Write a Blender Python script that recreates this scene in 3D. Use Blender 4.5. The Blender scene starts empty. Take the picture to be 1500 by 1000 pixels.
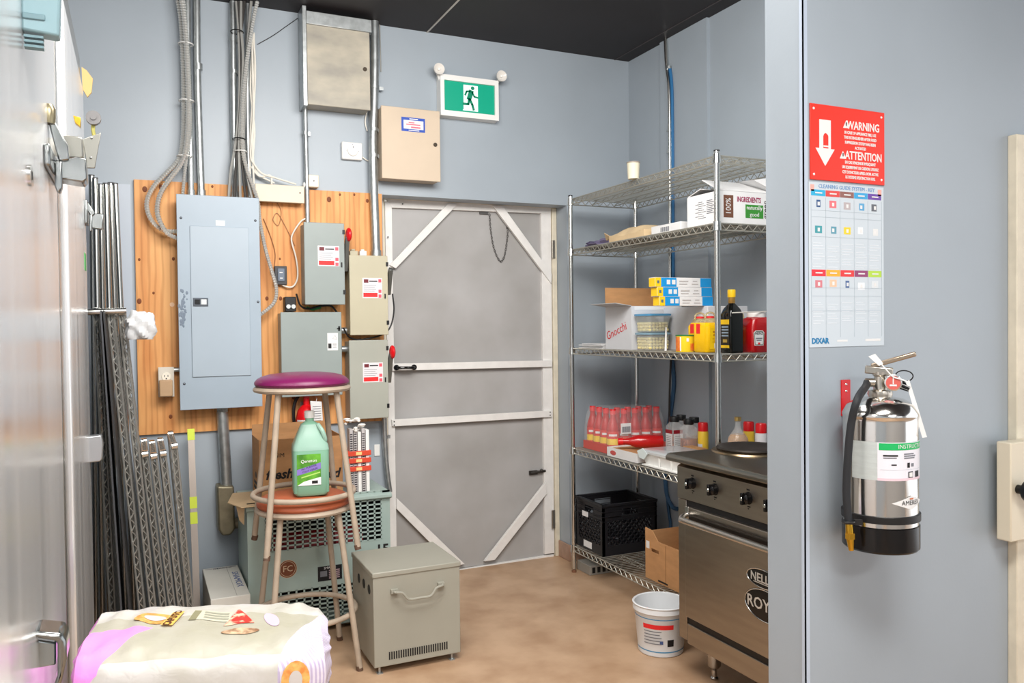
import bpy, bmesh, math, random
from mathutils import Matrix, Vector

random.seed(7)
SC = bpy.context.scene
COL = SC.collection

# ------------------------------------------------------------------ camera
# Two vanishing points measured in the photograph (1500 x 1000 frame):
# the direction along the back wall (+X) and the direction into the room (+Y).
CX, CY = 750.0, 500.0
V1 = (3345.0 - CX, 448.0 - CY)
V2 = (199.0 - CX, 484.0 - CY)
FPX = math.sqrt(-(V1[0]*V2[0] + V1[1]*V2[1]))
CAMH = 1.43
ax = Vector((V1[0], V1[1], FPX)).normalized()
ay = Vector((V2[0], V2[1], FPX)).normalized()
az = ax.cross(ay)
ROT = Matrix((ax, ay, az))            # camera (x right, y down, z forward) -> world
EYE = Vector((0, 0, CAMH))

def ray(px, py):
    return ROT @ Vector((px - CX, py - CY, FPX))
def PY(px, py, Y):
    d = ray(px, py); return EYE + d*(Y/d.y)
def PX(px, py, X):
    d = ray(px, py); return EYE + d*(X/d.x)
def PZ(px, py, Z):
    d = ray(px, py); return EYE + d*((Z - CAMH)/d.z)

cam_data = bpy.data.cameras.new('camera')
cam_data.sensor_width = 36.0
cam_data.lens = FPX/1500.0*36.0
cam_data.clip_start = 0.02
cam = bpy.data.objects.new('camera', cam_data)
COL.objects.link(cam)
cr = ROT @ Vector((1, 0, 0)); cu = ROT @ Vector((0, -1, 0)); cb = ROT @ Vector((0, 0, -1))
cam.matrix_world = Matrix(((cr.x, cu.x, cb.x, EYE.x), (cr.y, cu.y, cb.y, EYE.y), (cr.z, cu.z, cb.z, EYE.z), (0, 0, 0, 1)))
SC.camera = cam

# ------------------------------------------------------------------ light
w = bpy.data.worlds.new('world'); SC.world = w; w.use_nodes = True
w.node_tree.nodes['Background'].inputs[0].default_value = (0.93, 0.96, 1.0, 1)
w.node_tree.nodes['Background'].inputs[1].default_value = 1.1

def area(name, loc, size, power, target=None, col=(1, .97, .93)):
    d = bpy.data.lights.new(name, 'AREA'); d.shape = 'RECTANGLE'
    d.size, d.size_y = size; d.energy = power; d.color = col
    o = bpy.data.objects.new(name, d); COL.objects.link(o); o.location = loc
    if target is not None:
        o.rotation_euler = (Vector(target) - Vector(loc)).to_track_quat('-Z', 'Y').to_euler()
    return o


area('unseen_overhead_light', (0.85, 2.2, 3.0), (1.3, 0.6), 24)
area('unseen_overhead_light', (0.95, 1.85, 2.74), (2.0, 0.55), 40, target=(1.0, 4.34, 2.3))  # added fill aimed at the back wall, no real fixture behind it
area('unseen_overhead_light', (0.6, 0.1, 3.0), (1.3, 0.6), 55)
area('unseen_overhead_light', (0.9, -2.4, 3.0), (1.3, 0.6), 60)

vs = SC.view_settings
vs.view_transform = 'Standard'; vs.look = 'None'; vs.gamma = 1.0; vs.use_curve_mapping = False
vs.exposure = 0.62

# ------------------------------------------------------------------ mesh builder
def catmull(pts, n=8, closed=False):
    P = [Vector(p) for p in pts]; out = []
    m = len(P)
    if m < 3 and not closed: return P
    for i in range(m if closed else m - 1):
        if closed: a, b, c, d = P[(i-1) % m], P[i], P[(i+1) % m], P[(i+2) % m]
        else:
            b, c = P[i], P[i+1]
            a = P[i-1] if i else b*2 - c
            d = P[i+2] if i + 2 < m else c*2 - b
        for k in range(n):
            t = k/n
            out.append(0.5*((2*b) + (c - a)*t + (2*a - 5*b + 4*c - d)*t*t + (3*b - a - 3*c + d)*t**3))
    if not closed: out.append(P[-1])
    return out

def resample(pts, step):
    out = [pts[0].copy()]; acc = 0
    for a, b in zip(pts, pts[1:]):
        L = (b - a).length
        if L < 1e-9: continue
        d = step - acc
        while d <= L:
            out.append(a.lerp(b, d/L)); d += step
        acc = L - (d - step)
    return out

class MB:
    def __init__(s): s.v = []; s.f = []
    def add(s, vs_, fs, M=None):
        o = len(s.v)
        for p in vs_:
            p = Vector(p)
            s.v.append(M @ p if M is not None else p)
        s.f += [tuple(o + i for i in f) for f in fs]
        return s
    def bb(s, lo, hi, M=None):
        x0, y0, z0 = lo; x1, y1, z1 = hi
        if x0 > x1: x0, x1 = x1, x0
        if y0 > y1: y0, y1 = y1, y0
        if z0 > z1: z0, z1 = z1, z0
        v = [(x0,y0,z0),(x1,y0,z0),(x1,y1,z0),(x0,y1,z0),(x0,y0,z1),(x1,y0,z1),(x1,y1,z1),(x0,y1,z1)]
        return s.add(v, [(3,2,1,0),(4,5,6,7),(0,1,5,4),(1,2,6,5),(2,3,7,6),(3,0,4,7)], M)
    def box(s, c, sz, M=None):
        return s.bb([c[i]-sz[i]/2 for i in range(3)], [c[i]+sz[i]/2 for i in range(3)], M)
    def bar(s, p0, p1, wd, th, up=(0,0,1), M=None):
        p0, p1 = Vector(p0), Vector(p1); d = (p1-p0).normalized(); u = Vector(up)
        side = d.cross(u).normalized(); u = side.cross(d).normalized()
        a, b = side*wd/2, u*th/2
        v = [p0-a-b, p0+a-b, p0+a+b, p0-a+b, p1-a-b, p1+a-b, p1+a+b, p1-a+b]
        return s.add(v, [(0,1,2,3),(7,6,5,4),(0,4,5,1),(1,5,6,2),(2,6,7,3),(3,7,4,0)], M)
    def tube(s, pts, r, n=8, closed=False, cap=True, M=None):
        P = [Vector(p) for p in pts]; m = len(P)
        rs = r if isinstance(r, (list, tuple)) else [r]*m
        T = []
        for i in range(m):
            if closed: t = P[(i+1) % m] - P[i-1]
            else: t = P[min(i+1, m-1)] - P[max(i-1, 0)]
            T.append(t.normalized() if t.length > 1e-9 else Vector((0,0,1)))
        u = T[0].orthogonal().normalized(); vs_ = []; fs = []
        for i in range(m):
            u = (u - T[i]*u.dot(T[i]))
            u = u.normalized() if u.length > 1e-9 else T[i].orthogonal().normalized()
            b = T[i].cross(u)
            for k in range(n):
                a = 2*math.pi*k/n
                vs_.append(P[i] + (u*math.cos(a) + b*math.sin(a))*rs[i])
        for i in range(m if closed else m-1):
            j = (i+1) % m
            for k in range(n):
                l = (k+1) % n
                fs.append((i*n+k, i*n+l, j*n+l, j*n+k))
        if cap and not closed:
            fs.append(tuple(range(n-1, -1, -1))); fs.append(tuple((m-1)*n+k for k in range(n)))
        return s.add(vs_, fs, M)
    def cyl(s, p0, p1, r, r2=None, n=16, M=None):
        return s.tube([p0, p1], [r, r if r2 is None else r2], n, M=M)
    def lathe(s, prof, n=24, c=(0,0,0), M=None, cap=True):
        vs_ = []; fs = []
        for r, z in prof:
            for k in range(n):
                a = 2*math.pi*k/n
                vs_.append((c[0]+r*math.cos(a), c[1]+r*math.sin(a), c[2]+z))
        m = len(prof)
        for i in range(m-1):
            for k in range(n):
                l = (k+1) % n
                fs.append((i*n+k, i*n+l, (i+1)*n+l, (i+1)*n+k))
        if cap:
            fs.append(tuple(range(n-1, -1, -1))); fs.append(tuple((m-1)*n+k for k in range(n)))
        return s.add(vs_, fs, M)
    def prism(s, poly, vec, M=None):
        poly = [Vector(p) for p in poly]; vec = Vector(vec); n = len(poly)
        nn = Vector((0,0,0))
        for i in range(n): nn += poly[i].cross(poly[(i+1) % n])
        if nn.dot(vec) > 0: poly.reverse()
        v = poly + [p + vec for p in poly]
        f = [tuple(range(n)), tuple(range(2*n-1, n-1, -1))]
        f += [(i, n+i, n+(i+1) % n, (i+1) % n) for i in range(n)]
        f = [tuple(reversed(q)) if k >= 2 else q for k, q in enumerate(f)]
        return s.add(v, f, M)
    def ell(s, c, r, n=16, m=10, M=None):
        prof = [(math.sin(math.pi*i/m), -math.cos(math.pi*i/m)) for i in range(m+1)]
        prof[0] = (1e-4, -1); prof[-1] = (1e-4, 1)
        T = Matrix.Translation(c) @ Matrix.Diagonal((r[0], r[1], r[2], 1))
        return s.lathe(prof, n, M=(M @ T if M is not None else T))

# pixel helpers for flat things on a plane Y = const (front faces the camera)
def rectY(x0, y0, x1, y1, Y):
    xm, ym = (x0+x1)/2, (y0+y1)/2
    return PY(x0, ym, Y).x, PY(x1, ym, Y).x, PY(xm, y1, Y).z, PY(xm, y0, Y).z
def polyY(pts, Y):
    return [PY(x, y, Y) for x, y in pts]

# ------------------------------------------------------------------ materials
def lin(c):
    return tuple((v/255/12.92 if v/255 <= .04045 else ((v/255+.055)/1.055)**2.4) for v in c)
MATS = {}
def mat(name, rgb, rough=.5, metal=0., noise=0., nscale=6., stretch=(1,1,1), bump=0., bscale=60., rgb2=None, trans=0., emit=0., coat=0., ior=1.45, detail=4, nlo=.35, nhi=.65, alpha=1., rnoise=0.):
    if name in MATS: return MATS[name]
    m = bpy.data.materials.new(name); m.use_nodes = True; MATS[name] = m
    nt = m.node_tree; N = nt.nodes; Lk = nt.links; B = N['Principled BSDF']
    c = lin(rgb)
    B.inputs['Base Color'].default_value = (*c, 1); B.inputs['Roughness'].default_value = rough
    B.inputs['Metallic'].default_value = metal; B.inputs['IOR'].default_value = ior
    if trans: B.inputs['Transmission Weight'].default_value = trans
    if coat: B.inputs['Coat Weight'].default_value = coat
    if alpha < 1: B.inputs['Alpha'].default_value = alpha
    if emit:
        B.inputs['Emission Color'].default_value = (*c, 1); B.inputs['Emission Strength'].default_value = emit
    if noise or rgb2 or bump or rnoise:
        tc = N.new('ShaderNodeTexCoord'); mp = N.new('ShaderNodeMapping'); mp.inputs['Scale'].default_value = stretch
        Lk.new(tc.outputs['Object'], mp.inputs[0])
    if noise or rgb2:
        nz = N.new('ShaderNodeTexNoise'); nz.inputs['Scale'].default_value = nscale; nz.inputs['Detail'].default_value = detail
        Lk.new(mp.outputs[0], nz.inputs['Vector'])
        rp = N.new('ShaderNodeValToRGB')
        rp.color_ramp.elements[0].position = nlo; rp.color_ramp.elements[1].position = nhi
        c2 = lin(rgb2) if rgb2 else tuple(v*(1-noise) for v in c)
        c1 = c if rgb2 else tuple(min(1, v*(1+noise*.4)) for v in c)
        rp.color_ramp.elements[0].color = (*c2, 1); rp.color_ramp.elements[1].color = (*c1, 1)
        Lk.new(nz.outputs['Fac'], rp.inputs[0]); Lk.new(rp.outputs[0], B.inputs['Base Color'])
    if rnoise:
        nz = N.new('ShaderNodeTexNoise'); nz.inputs['Scale'].default_value = nscale
        Lk.new(mp.outputs[0], nz.inputs['Vector'])
        mr = N.new('ShaderNodeMapRange'); mr.inputs[1].default_value = .3; mr.inputs[2].default_value = .7
        mr.inputs[3].default_value = max(0, rough-rnoise); mr.inputs[4].default_value = rough+rnoise
        Lk.new(nz.outputs['Fac'], mr.inputs[0]); Lk.new(mr.outputs[0], B.inputs['Roughness'])
    if bump:
        nb = N.new('ShaderNodeTexNoise'); nb.inputs['Scale'].default_value = bscale; nb.inputs['Detail'].default_value = 3
        Lk.new(mp.outputs[0], nb.inputs['Vector'])
        bp = N.new('ShaderNodeBump'); bp.inputs['Strength'].default_value = bump; bp.inputs['Distance'].default_value = .004
        Lk.new(nb.outputs['Fac'], bp.inputs['Height']); Lk.new(bp.outputs[0], B.inputs['Normal'])
    return m

WALL = mat('wall_paint', (162,172,181), .4, noise=.06, nscale=1.6, bump=.05, bscale=90)
CEIL = mat('ceiling_panel', (38,32,33), .6, noise=.12, nscale=2)
TRIM = mat('cream_trim', (226,217,196), .5, noise=.1, nscale=14)
WHITEP = mat('white_paint', (233,231,228), .45, noise=.05, nscale=18)
DOORG = mat('door_grey', (178,177,177), .45, noise=.14, nscale=2.2, rgb2=(160,158,156))
STEEL = mat('stainless', (196,194,190), .26, 1., noise=.1, nscale=3, stretch=(1,1,.08), bump=.02, bscale=180)
STEELB = mat('stainless_brushed', (168,160,150), .33, 1., noise=.08, nscale=5, stretch=(1,1,8))
MIRRS = mat('stainless_polished', (236,236,237), .22, .6, noise=.05, nscale=3, stretch=(3,3,.05), rnoise=.05)
CHROME = mat('chrome', (214,214,210), .2, 1.)
ZINC = mat('galvanised', (182,187,188), .36, .8, noise=.18, nscale=30)
WIREM = mat('wire_epoxy', (172,170,160), .34, .55)
DKWIRE = mat('dull_wire', (158,157,152), .36, .6)
BLACK = mat('black_plastic', (22,22,24), .45)
BLACKG = mat('black_glossy', (12,12,14), .2)
RUBBER = mat('black_rubber', (34,36,40), .6)
WHITE = mat('white_plastic', (235,235,232), .4)
PAPER = mat('white_card', (228,228,228), .7, noise=.04, nscale=10)
RED = mat('red_plastic', (214,20,28), .3)
REDP = mat('red_print', (226,40,42), .5)
BRASS = mat('brass', (214,170,60), .25, 1.)
CARD = mat('cardboard', (190,142,96), .8, noise=.1, nscale=12, stretch=(1,1,3))
CARDE = mat('cardboard_pale', (205,178,140), .8, noise=.08, nscale=12)
GREYE = mat('grey_enamel', (148,158,156), .4, noise=.05, nscale=5)
BLUEE = mat('bluegrey_enamel', (160,175,188), .4, noise=.05, nscale=3)
BEIGEE = mat('beige_enamel', (188,180,156), .45, noise=.08, nscale=4)
TANE = mat('tan_enamel', (206,188,166), .5, noise=.05, nscale=4)
INK = mat('black_ink', (26,24,26), .6)
GREYINK = mat('grey_ink', (120,122,130), .6)
STOOLM = mat('stool_tan_metal', (176,160,142), .38, noise=.1, nscale=20)

# ------------------------------------------------------------------ objects
WM = {}
def _mesh(name, mb, m, M=None, smooth=True):
    me = bpy.data.meshes.new(name)
    inv = M.inverted() if M is not None else None
    me.from_pydata([tuple(inv @ v) if inv else tuple(v) for v in mb.v], [], mb.f)
    bm = bmesh.new(); bm.from_mesh(me); bmesh.ops.recalc_face_normals(bm, faces=bm.faces); bm.to_mesh(me); bm.free()
    if m is not None:
        for k in (m if isinstance(m, (list, tuple)) else [m]): me.materials.append(k)
    if smooth:
        me.polygons.foreach_set('use_smooth', [True]*len(me.polygons))
        me.set_sharp_from_angle(angle=math.radians(38))
    return me
def tag(o, label, cat, group=None):
    o['label'] = label; o['category'] = cat
    if group: o['group'] = group
    return o
def thing(name, label, cat, loc=(0,0,0), rotz=0., group=None, M=None):
    o = bpy.data.objects.new(name, None); COL.objects.link(o); o.empty_display_size = .05
    if M is None: M = Matrix.Translation(loc) @ Matrix.Rotation(rotz, 4, 'Z')
    o.matrix_world = M; WM[o.name] = M
    return tag(o, label, cat, group)
def bevel(o, wd, seg=2):
    b = o.modifiers.new('bevel', 'BEVEL'); b.width = wd; b.segments = seg; b.limit_method = 'ANGLE'; b.angle_limit = math.radians(40)
    return o
def part(parent, name, mb, m, local=False, bev=0, smooth=True, label=None, seg=2):
    M = WM[parent.name]
    me = _mesh(name, mb, m, None if local else M, smooth)
    o = bpy.data.objects.new(name, me); COL.objects.link(o); o.parent = parent; WM[o.name] = M
    if bev: bevel(o, bev, seg)
    if label: o['label'] = label
    return o
def single(name, mb, m, label, cat, group=None, bev=0, smooth=True):
    xs = [v.x for v in mb.v]; ys = [v.y for v in mb.v]; z0 = min(v.z for v in mb.v)
    M = Matrix.Translation(((min(xs)+max(xs))/2, (min(ys)+max(ys))/2, z0))
    o = bpy.data.objects.new(name, _mesh(name, mb, m, M, smooth)); COL.objects.link(o)
    o.matrix_world = M; WM[o.name] = M
    if bev: bevel(o, bev)
    return tag(o, label, cat, group)
def struct(name, mb, m, label=None, bev=0, smooth=True):
    o = bpy.data.objects.new(name, _mesh(name, mb, m, None, smooth)); COL.objects.link(o)
    WM[o.name] = Matrix.Identity(4); o['kind'] = 'structure'
    if label: o['label'] = label
    if bev: bevel(o, bev)
    return o
def copy_tree(o, parent=None, M=None, label=None):
    c = o.copy(); COL.objects.link(c); c.parent = parent
    if M is not None: c.matrix_world = M; WM[c.name] = M
    else: WM[c.name] = WM[parent.name] if parent else WM[o.name]
    if label: c['label'] = label
    for ch in [x for x in bpy.data.objects if x.parent == o]:
        copy_tree(ch, c)
    return c

# frame on a face: origin, right, up -> matrix (x right, y up, z out of the face)
def face(o, right, up):
    r = Vector(right).normalized(); u = Vector(up).normalized(); n = r.cross(u)
    return Matrix(((r.x,u.x,n.x,o[0]),(r.y,u.y,n.y,o[1]),(r.z,u.z,n.z,o[2]),(0,0,0,1)))
def faceY(x, y, z): return face((x,y,z), (1,0,0), (0,0,1))     # faces -Y
def faceX(x, y, z): return face((x,y,z), (0,-1,0), (0,0,1))    # faces -X

_dg = None
def textmb(s, size, M, align='CENTER', ext=.0004, wide=1., shear=0., bold=0.):
    cu_ = bpy.data.curves.new('t', 'FONT'); cu_.body = s; cu_.size = size; cu_.align_x = align; cu_.align_y = 'CENTER'
    cu_.extrude = ext; cu_.resolution_u = 2; cu_.shear = shear; cu_.offset = bold
    o = bpy.data.objects.new('t', cu_); COL.objects.link(o)
    dg = bpy.context.evaluated_depsgraph_get(); dg.update()
    me = bpy.data.meshes.new_from_object(o.evaluated_get(dg))
    mb = MB(); S = Matrix.Diagonal((wide, 1, 1, 1))
    mb.add([v.co for v in me.vertices], [tuple(p.vertices) for p in me.polygons], M @ S)
    bpy.data.objects.remove(o); bpy.data.curves.remove(cu_); bpy.data.meshes.remove(me)
    return mb
def decal(parent, name, M, x0, y0, x1, y1, m, th=.0006, lift=0., label=None):
    return part(parent, name, MB().bb((x0,y0,lift), (x1,y1,lift+th), M), m, label=label)
def lines(parent, name, M, rows, m, lift=.0008, th=.0004):
    mb = MB()
    for (x0, y0, x1, y1) in rows: mb.bb((x0,y0,lift), (x1,y1,lift+th), M)
    return part(parent, name, mb, m)
def each_line(parent, name, M, rows, m, lift=.0008, th=.0004):
    for r_ in rows: lines(parent, name, M, [r_], m, lift, th)
def lettering(parent, s, size, M, m, align='CENTER', wide=1., shear=0., bold=0., name='lettering', lift=.0008):
    return part(parent, name, textmb(s, size, M @ Matrix.Translation((0,0,lift)), align, wide=wide, shear=shear, bold=bold), m, smooth=False)
# ================================================================== SETTING
YW, XR, ZC = 4.34, 2.82, 3.07          # back wall, right wall, ceiling
DX0, DX1, DZ1, YD = 1.232, 2.372, 2.155, 4.475   # door recess and the door's plane
XP, YP, TP = 1.569, 1.60, .138         # partition: end, face, thickness
XL = -1.0

FLOOR = mat('floor_epoxy', (194,162,132), .38, rgb2=(168,134,104), nscale=5, detail=8, bump=.04, bscale=40, nlo=.3, nhi=.62)
struct('floor', MB().bb((XL-.1,-4,-.1), (5.2,4.8,0)), FLOOR, 'tan epoxy floor with mottled brown wear')

wb = MB()
wb.bb((XL-.1,YW,0), (DX0,YW+.2,ZC)); wb.bb((DX1,YW,0), (XR+.1,YW+.2,ZC)); wb.bb((DX0,YW,DZ1), (DX1,YW+.2,ZC))
wall_back = struct('wall_back', wb, WALL, 'blue-grey painted back wall with door recess', smooth=False)
wr = MB(); wr.bb((XR,YP+TP,0), (XR+.12,YW+.2,ZC)); wr.bb((XR-.018,3.55,0), (XR,3.98,ZC))
struct('wall_right', wr, WALL, 'blue-grey painted side wall behind the wire shelving', smooth=False)
wp = MB(); wp.bb((XP,YP,0), (5.2,YP+TP,ZC))
struct('wall_partition', wp, WALL, 'blue-grey stub wall carrying the fire extinguisher', smooth=False)
struct('wall_left', MB().bb((XL-.1,-4,0), (XL,YW,ZC)), WALL, 'blue-grey wall behind the steel coolers', smooth=False)
rw_ = MB(); rw_.bb((XL,-4.1,0), (5.2,-4,1.0)); rw_.bb((XL,-4.1,1.0), (-.3,-4,ZC)); rw_.bb((1.1,-4.1,1.0), (1.8,-4,ZC)); rw_.bb((3.6,-4.1,1.0), (5.2,-4,ZC)); rw_.bb((-.2,-1.7,0), (3.4,-1.58,.98))  # piers and low divider added out of view to shape reflections in the steel
struct('wall_rear_unseen', rw_, mat('rear_paint', (186,188,190), .5), 'pale grey unseen rear wall, its piers and low divider added for reflections', smooth=False)
tr = MB(); tr.bb((XP-.003,YP-.003,0), (XP+.012,YP,ZC)); tr.bb((XP-.003,YP-.003,0), (XP,YP+.01,ZC))
struct('trim_1', tr, mat('corner_bead', (184,196,212), .35), 'thin painted corner bead on stub wall edge')

# ceiling of dark panels with pale joint strips
ceil = struct('ceiling', MB().bb((XL-.1,-4,ZC+.012), (5.2,4.8,ZC+.1)), mat('ceiling_void', (30,28,30), .8), 'dark brown ceiling of large panels with thin pale joints')
for i, (x0, x1) in enumerate([(XL-.1, .28), (.284, 1.5), (1.504, 2.72), (2.724, 5.2)]):
    for (y0, y1) in [(-4, .9), (.9, 4.56)]:
        part(ceil, 'panel', MB().bb((x0,y0,ZC), (x1-.002,y1,ZC+.012)), CEIL)
part(ceil, 'joint_strip', MB().bb((1.497,-4,ZC-.003), (1.506,YW,ZC)), mat('joint_white', (200,196,190), .5), label='thin pale strip')
part(ceil, 'joint_strip', MB().bb((2.717,-4,ZC-.003), (2.722,YW,ZC)), mat('joint_dim', (74,68,68), .5))

cove = mat('cove_brown', (168,136,116), .4, noise=.15, nscale=20)
for nm, lo, hi in [('baseboard_back_right', (DX1-.006,YW-.012,0), (XR,YW,.1)), ('baseboard_return', (DX1-.012,YW-.006,0), (DX1,YW+.13,.1)),
                   ('baseboard_right', (XR-.03,YP+TP,0), (XR-.018,YW-.012,.1))]:
    struct(nm, MB().bb(lo, hi), cove, 'brown coved skirting at the wall foot', bev=.004)

# painted grey sheet fixed left of the plywood
single('painted_sheet', MB().bb((-.55,YW-.0135,.35), (-.012,YW-.0015,2.13)), mat('sheet_paint', (176,186,198), .35, noise=.05, nscale=2),
       'pale grey painted sheet on the wall left of the plywood', 'board')

# ------------------------------------------------------------------ door
door = thing('door_1', 'grey steel back door braced with white painted boards', 'door', ((DX0+DX1)/2, YD, 0))
door['kind'] = 'structure'
part(door, 'panel', MB().bb((1.255,YD+.02,.005), (2.36,YD+.06,2.14)), DOORG, smooth=False)
def board(pts, y=YD, th=.022, nm='board', m=WHITEP):
    return part(door, nm, MB().prism(polyY(pts, y), (0,th,0)), m, bev=.0015)
xo0, xo1 = 1.285, 2.336
zt = PY(690, 296.5, YD).z
board([(564,286.5),(808,301),(807,313),(574,304)])                            # top board
part(door, 'board', MB().bb((xo0,YD+.001,.06), (PY(577,500,YD).x,YD+.022,zt-.02)), WHITEP, bev=.0015)
part(door, 'board', MB().bb((PY(795,500,YD).x,YD+.001,.02), (xo1,YD+.022,zt-.03)), WHITEP, bev=.0015)
board([(600,846),(812,812),(809,823),(600,858)])                              # bottom board
board([(575,532.5),(809.5,527.5),(808.5,537),(575,543)], YD-.016)             # upper cross bar
board([(574,614.5),(808.5,601),(808.5,610.5),(575,624.5)], YD-.016)           # lower cross bar
board([(657,297.5),(671,298.5),(580,393),(571,388)], YD-.014)
board([(722,301),(737,302),(808.5,401),(808,415)], YD-.014)
board([(581,729),(581,745),(664,829),(681,826)], YD-.014)
board([(710,822),(725,820),(801,723),(800,706)], YD-.014)
# screws heads on the cross bars
for (px, py) in [(577.5,617.5),(577.5,622.5),(806,603.5),(806,608),(590,298.5),(568.5,347)]:
    p = PY(px, py, YD-.017)
    part(door, 'screw', MB().cyl(p, p + Vector((0,.004,0)), .004, n=10), BLACK)
# black pull handle
h = MB(); a = PY(583,538.5,YD-.05); b = PY(609,538,YD-.05)
h.tube(catmull([a+Vector((0,.045,0)), a+Vector((.006,.012,0)), a+Vector((.03,0,0)), (a+b)/2, b-Vector((.03,0,0)), b-Vector((.006,-.012,0)), b+Vector((0,.045,0))], 5), .0075, 8)
h.cyl(a+Vector((0,.028,0)), a+Vector((0,.045,0)), .016, n=12); h.cyl(b+Vector((0,.028,0)), b+Vector((0,.045,0)), .016, n=12)
part(door, 'pull_handle', h, BLACKG)
# slide bolt
p = PY(785,691.5,YD+.012); lb = MB()
lb.bb((p.x-.045,p.y-.004,p.z-.012), (p.x+.01,p.y+.008,p.z+.012)); lb.cyl((p.x-.04,p.y-.01,p.z), (p.x+.06,p.y-.01,p.z+.006), .008, n=10)
lb.ell((p.x+.03,p.y-.018,p.z+.012), (.01,.01,.01), 10, 6)
part(door, 'slide_bolt', lb, mat('dull_iron', (84,80,76), .5, .8))
# closer chain with its hook
ch = thing('door_chain', 'thin metal chain looped on the inside of the back door', 'chain', PY(730,345,YD))
path = resample(catmull([PY(x, y, YD+.012) for x, y in [(717,313),(719,338),(724,365),(733,383),(739,374),(743,350),(744,335)]], 8), .0135)
for i in range(len(path)-1):
    a, b = path[i], path[i+1]; d = (b-a).normalized(); sd = Vector((0,1,0)) if i % 2 else d.cross(Vector((0,1,0))).normalized()
    c = (a+b)/2
    ring = [c + d*(math.cos(t)*.0088) + sd*(math.sin(t)*.0048) for t in [2*math.pi*k/10 for k in range(10)]]
    part(ch, 'link', MB().tube(ring, .0016, 5, closed=True), mat('chain_iron', (110,108,106), .4, .9))
hk = PY(744,332,YD+.012)
part(ch, 'hook', MB().bb((hk.x-.008,hk.y-.008,hk.z-.012), (hk.x+.008,hk.y+.008,hk.z+.025)), mat('chain_iron', (110,108,106)))
hk = PY(708,312.5,YD+.015)
part(ch, 'fixing_plate', MB().bb((hk.x-.025,hk.y-.006,hk.z-.006), (hk.x+.03,hk.y+.005,hk.z+.008)), mat('chain_iron', (110,108,106)))

# cream frame
fr = thing('trim_2', 'cream painted timber door frame with chipped paint', 'door frame', ((DX0+DX1)/2, YD, 0)); fr['kind'] = 'structure'
part(fr, 'jamb', MB().bb((xo1+.004,YD-.008,0), (DX1-.001,YD+.09,DZ1-.001)), TRIM, bev=.003)
part(fr, 'jamb', MB().bb((DX0+.001,YD-.008,0), (xo0-.004,YD+.09,DZ1-.001)), TRIM, bev=.003)
part(fr, 'head', MB().bb((DX0+.001,YD-.010,zt+.012), (DX1-.001,YD+.09,DZ1-.0012)), TRIM, bev=.003)
for py in (365, 760):
    p = PY(812, py, YD-.014)
    part(fr, 'hinge', MB().bb((p.x-.012,p.y,p.z-.055), (p.x+.006,p.y+.006,p.z+.055)).cyl((p.x-.013,p.y-.002,p.z-.055), (p.x-.013,p.y-.002,p.z+.055), .006, n=10), mat('hinge_metal', (150,144,134), .4, .9))
# damaged metal kick plate at the recess foot is the brown cove built above

# cream door at the right edge of the partition
d2 = thing('door_2', 'cream painted door edge with a lock box at the end of the stub wall', 'door', (2.55, YP, 0)); d2['kind'] = 'structure'
xd = PY(1490, 600, YP-.03).x
part(d2, 'frame', MB().bb((xd,YP-.03,0), (xd+.10,YP,PY(1493,196,YP-.03).z)), TRIM, bev=.003)
part(d2, 'leaf', MB().bb((xd+.10,YP-.02,0), (xd+.9,YP,1.98)), TRIM, smooth=False)
x0, x1, z0, z1 = rectY(1481, 646, 1530, 790, YP-.075)
part(d2, 'lock_box', MB().bb((x0,YP-.075,z0), (x0+.12,YP-.03,z1)), mat('cream_metal', (222,212,190), .4), bev=.004)
p = PY(1496, 717, YP-.085)
kb = MB().lathe([(.004,0),(.013,0),(.013,.02),(.03,.026),(.034,.04),(.028,.055),(.004,.06)], 20, M=face((p.x,YP-.075,p.z),(1,0,0),(0,0,1)))
part(d2, 'knob', kb, BLACKG)
# ================================================================== ELECTRICS ON THE BACK WALL
YPL = YW - .02                                      # plywood face
PLY = mat('plywood', (232,174,110), .55, rgb2=(208,138,76), nscale=3.6, stretch=(3.2,1,.5), detail=9, bump=.05, bscale=14, nlo=.32, nhi=.66)
nt = PLY.node_tree; N_, L_ = nt.nodes, nt.links
wv = N_.new('ShaderNodeTexWave'); wv.bands_direction = 'X'; wv.inputs['Scale'].default_value = 3.2; wv.inputs['Distortion'].default_value = 9.; wv.inputs['Detail'].default_value = 3.; wv.inputs['Detail Scale'].default_value = .7
mp_ = [n for n in N_ if n.type == 'MAPPING'][0]; L_.new(mp_.outputs[0], wv.inputs['Vector'])
rw = N_.new('ShaderNodeValToRGB'); rw.color_ramp.elements[0].color = (.55,.42,.30,1); rw.color_ramp.elements[1].color = (1,1,1,1); rw.color_ramp.elements[0].position = .0; rw.color_ramp.elements[1].position = .45
L_.new(wv.outputs['Color'], rw.inputs[0])
mxp = N_.new('ShaderNodeMix'); mxp.data_type = 'RGBA'; mxp.blend_type = 'MULTIPLY'; mxp.inputs[0].default_value = .42
bs_ = N_['Principled BSDF']; L_.new(bs_.inputs['Base Color'].links[0].from_socket, mxp.inputs[6]); L_.new(rw.outputs[0], mxp.inputs[7]); L_.new(mxp.outputs[2], bs_.inputs['Base Color'])
px0, px1, pz0, pz1 = .004, 1.224, .925, 2.155
ply = thing('plywood_board', 'orange knotty plywood board behind the electrical boxes', 'board', ((px0+px1)/2, YPL, pz0))
part(ply, 'sheet', MB().bb((px0,YPL+.001,pz0), (px1,YW-.0015,pz1)), PLY, smooth=False)
KNOT = mat('knot_brown', (120,62,24), .6)
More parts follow.
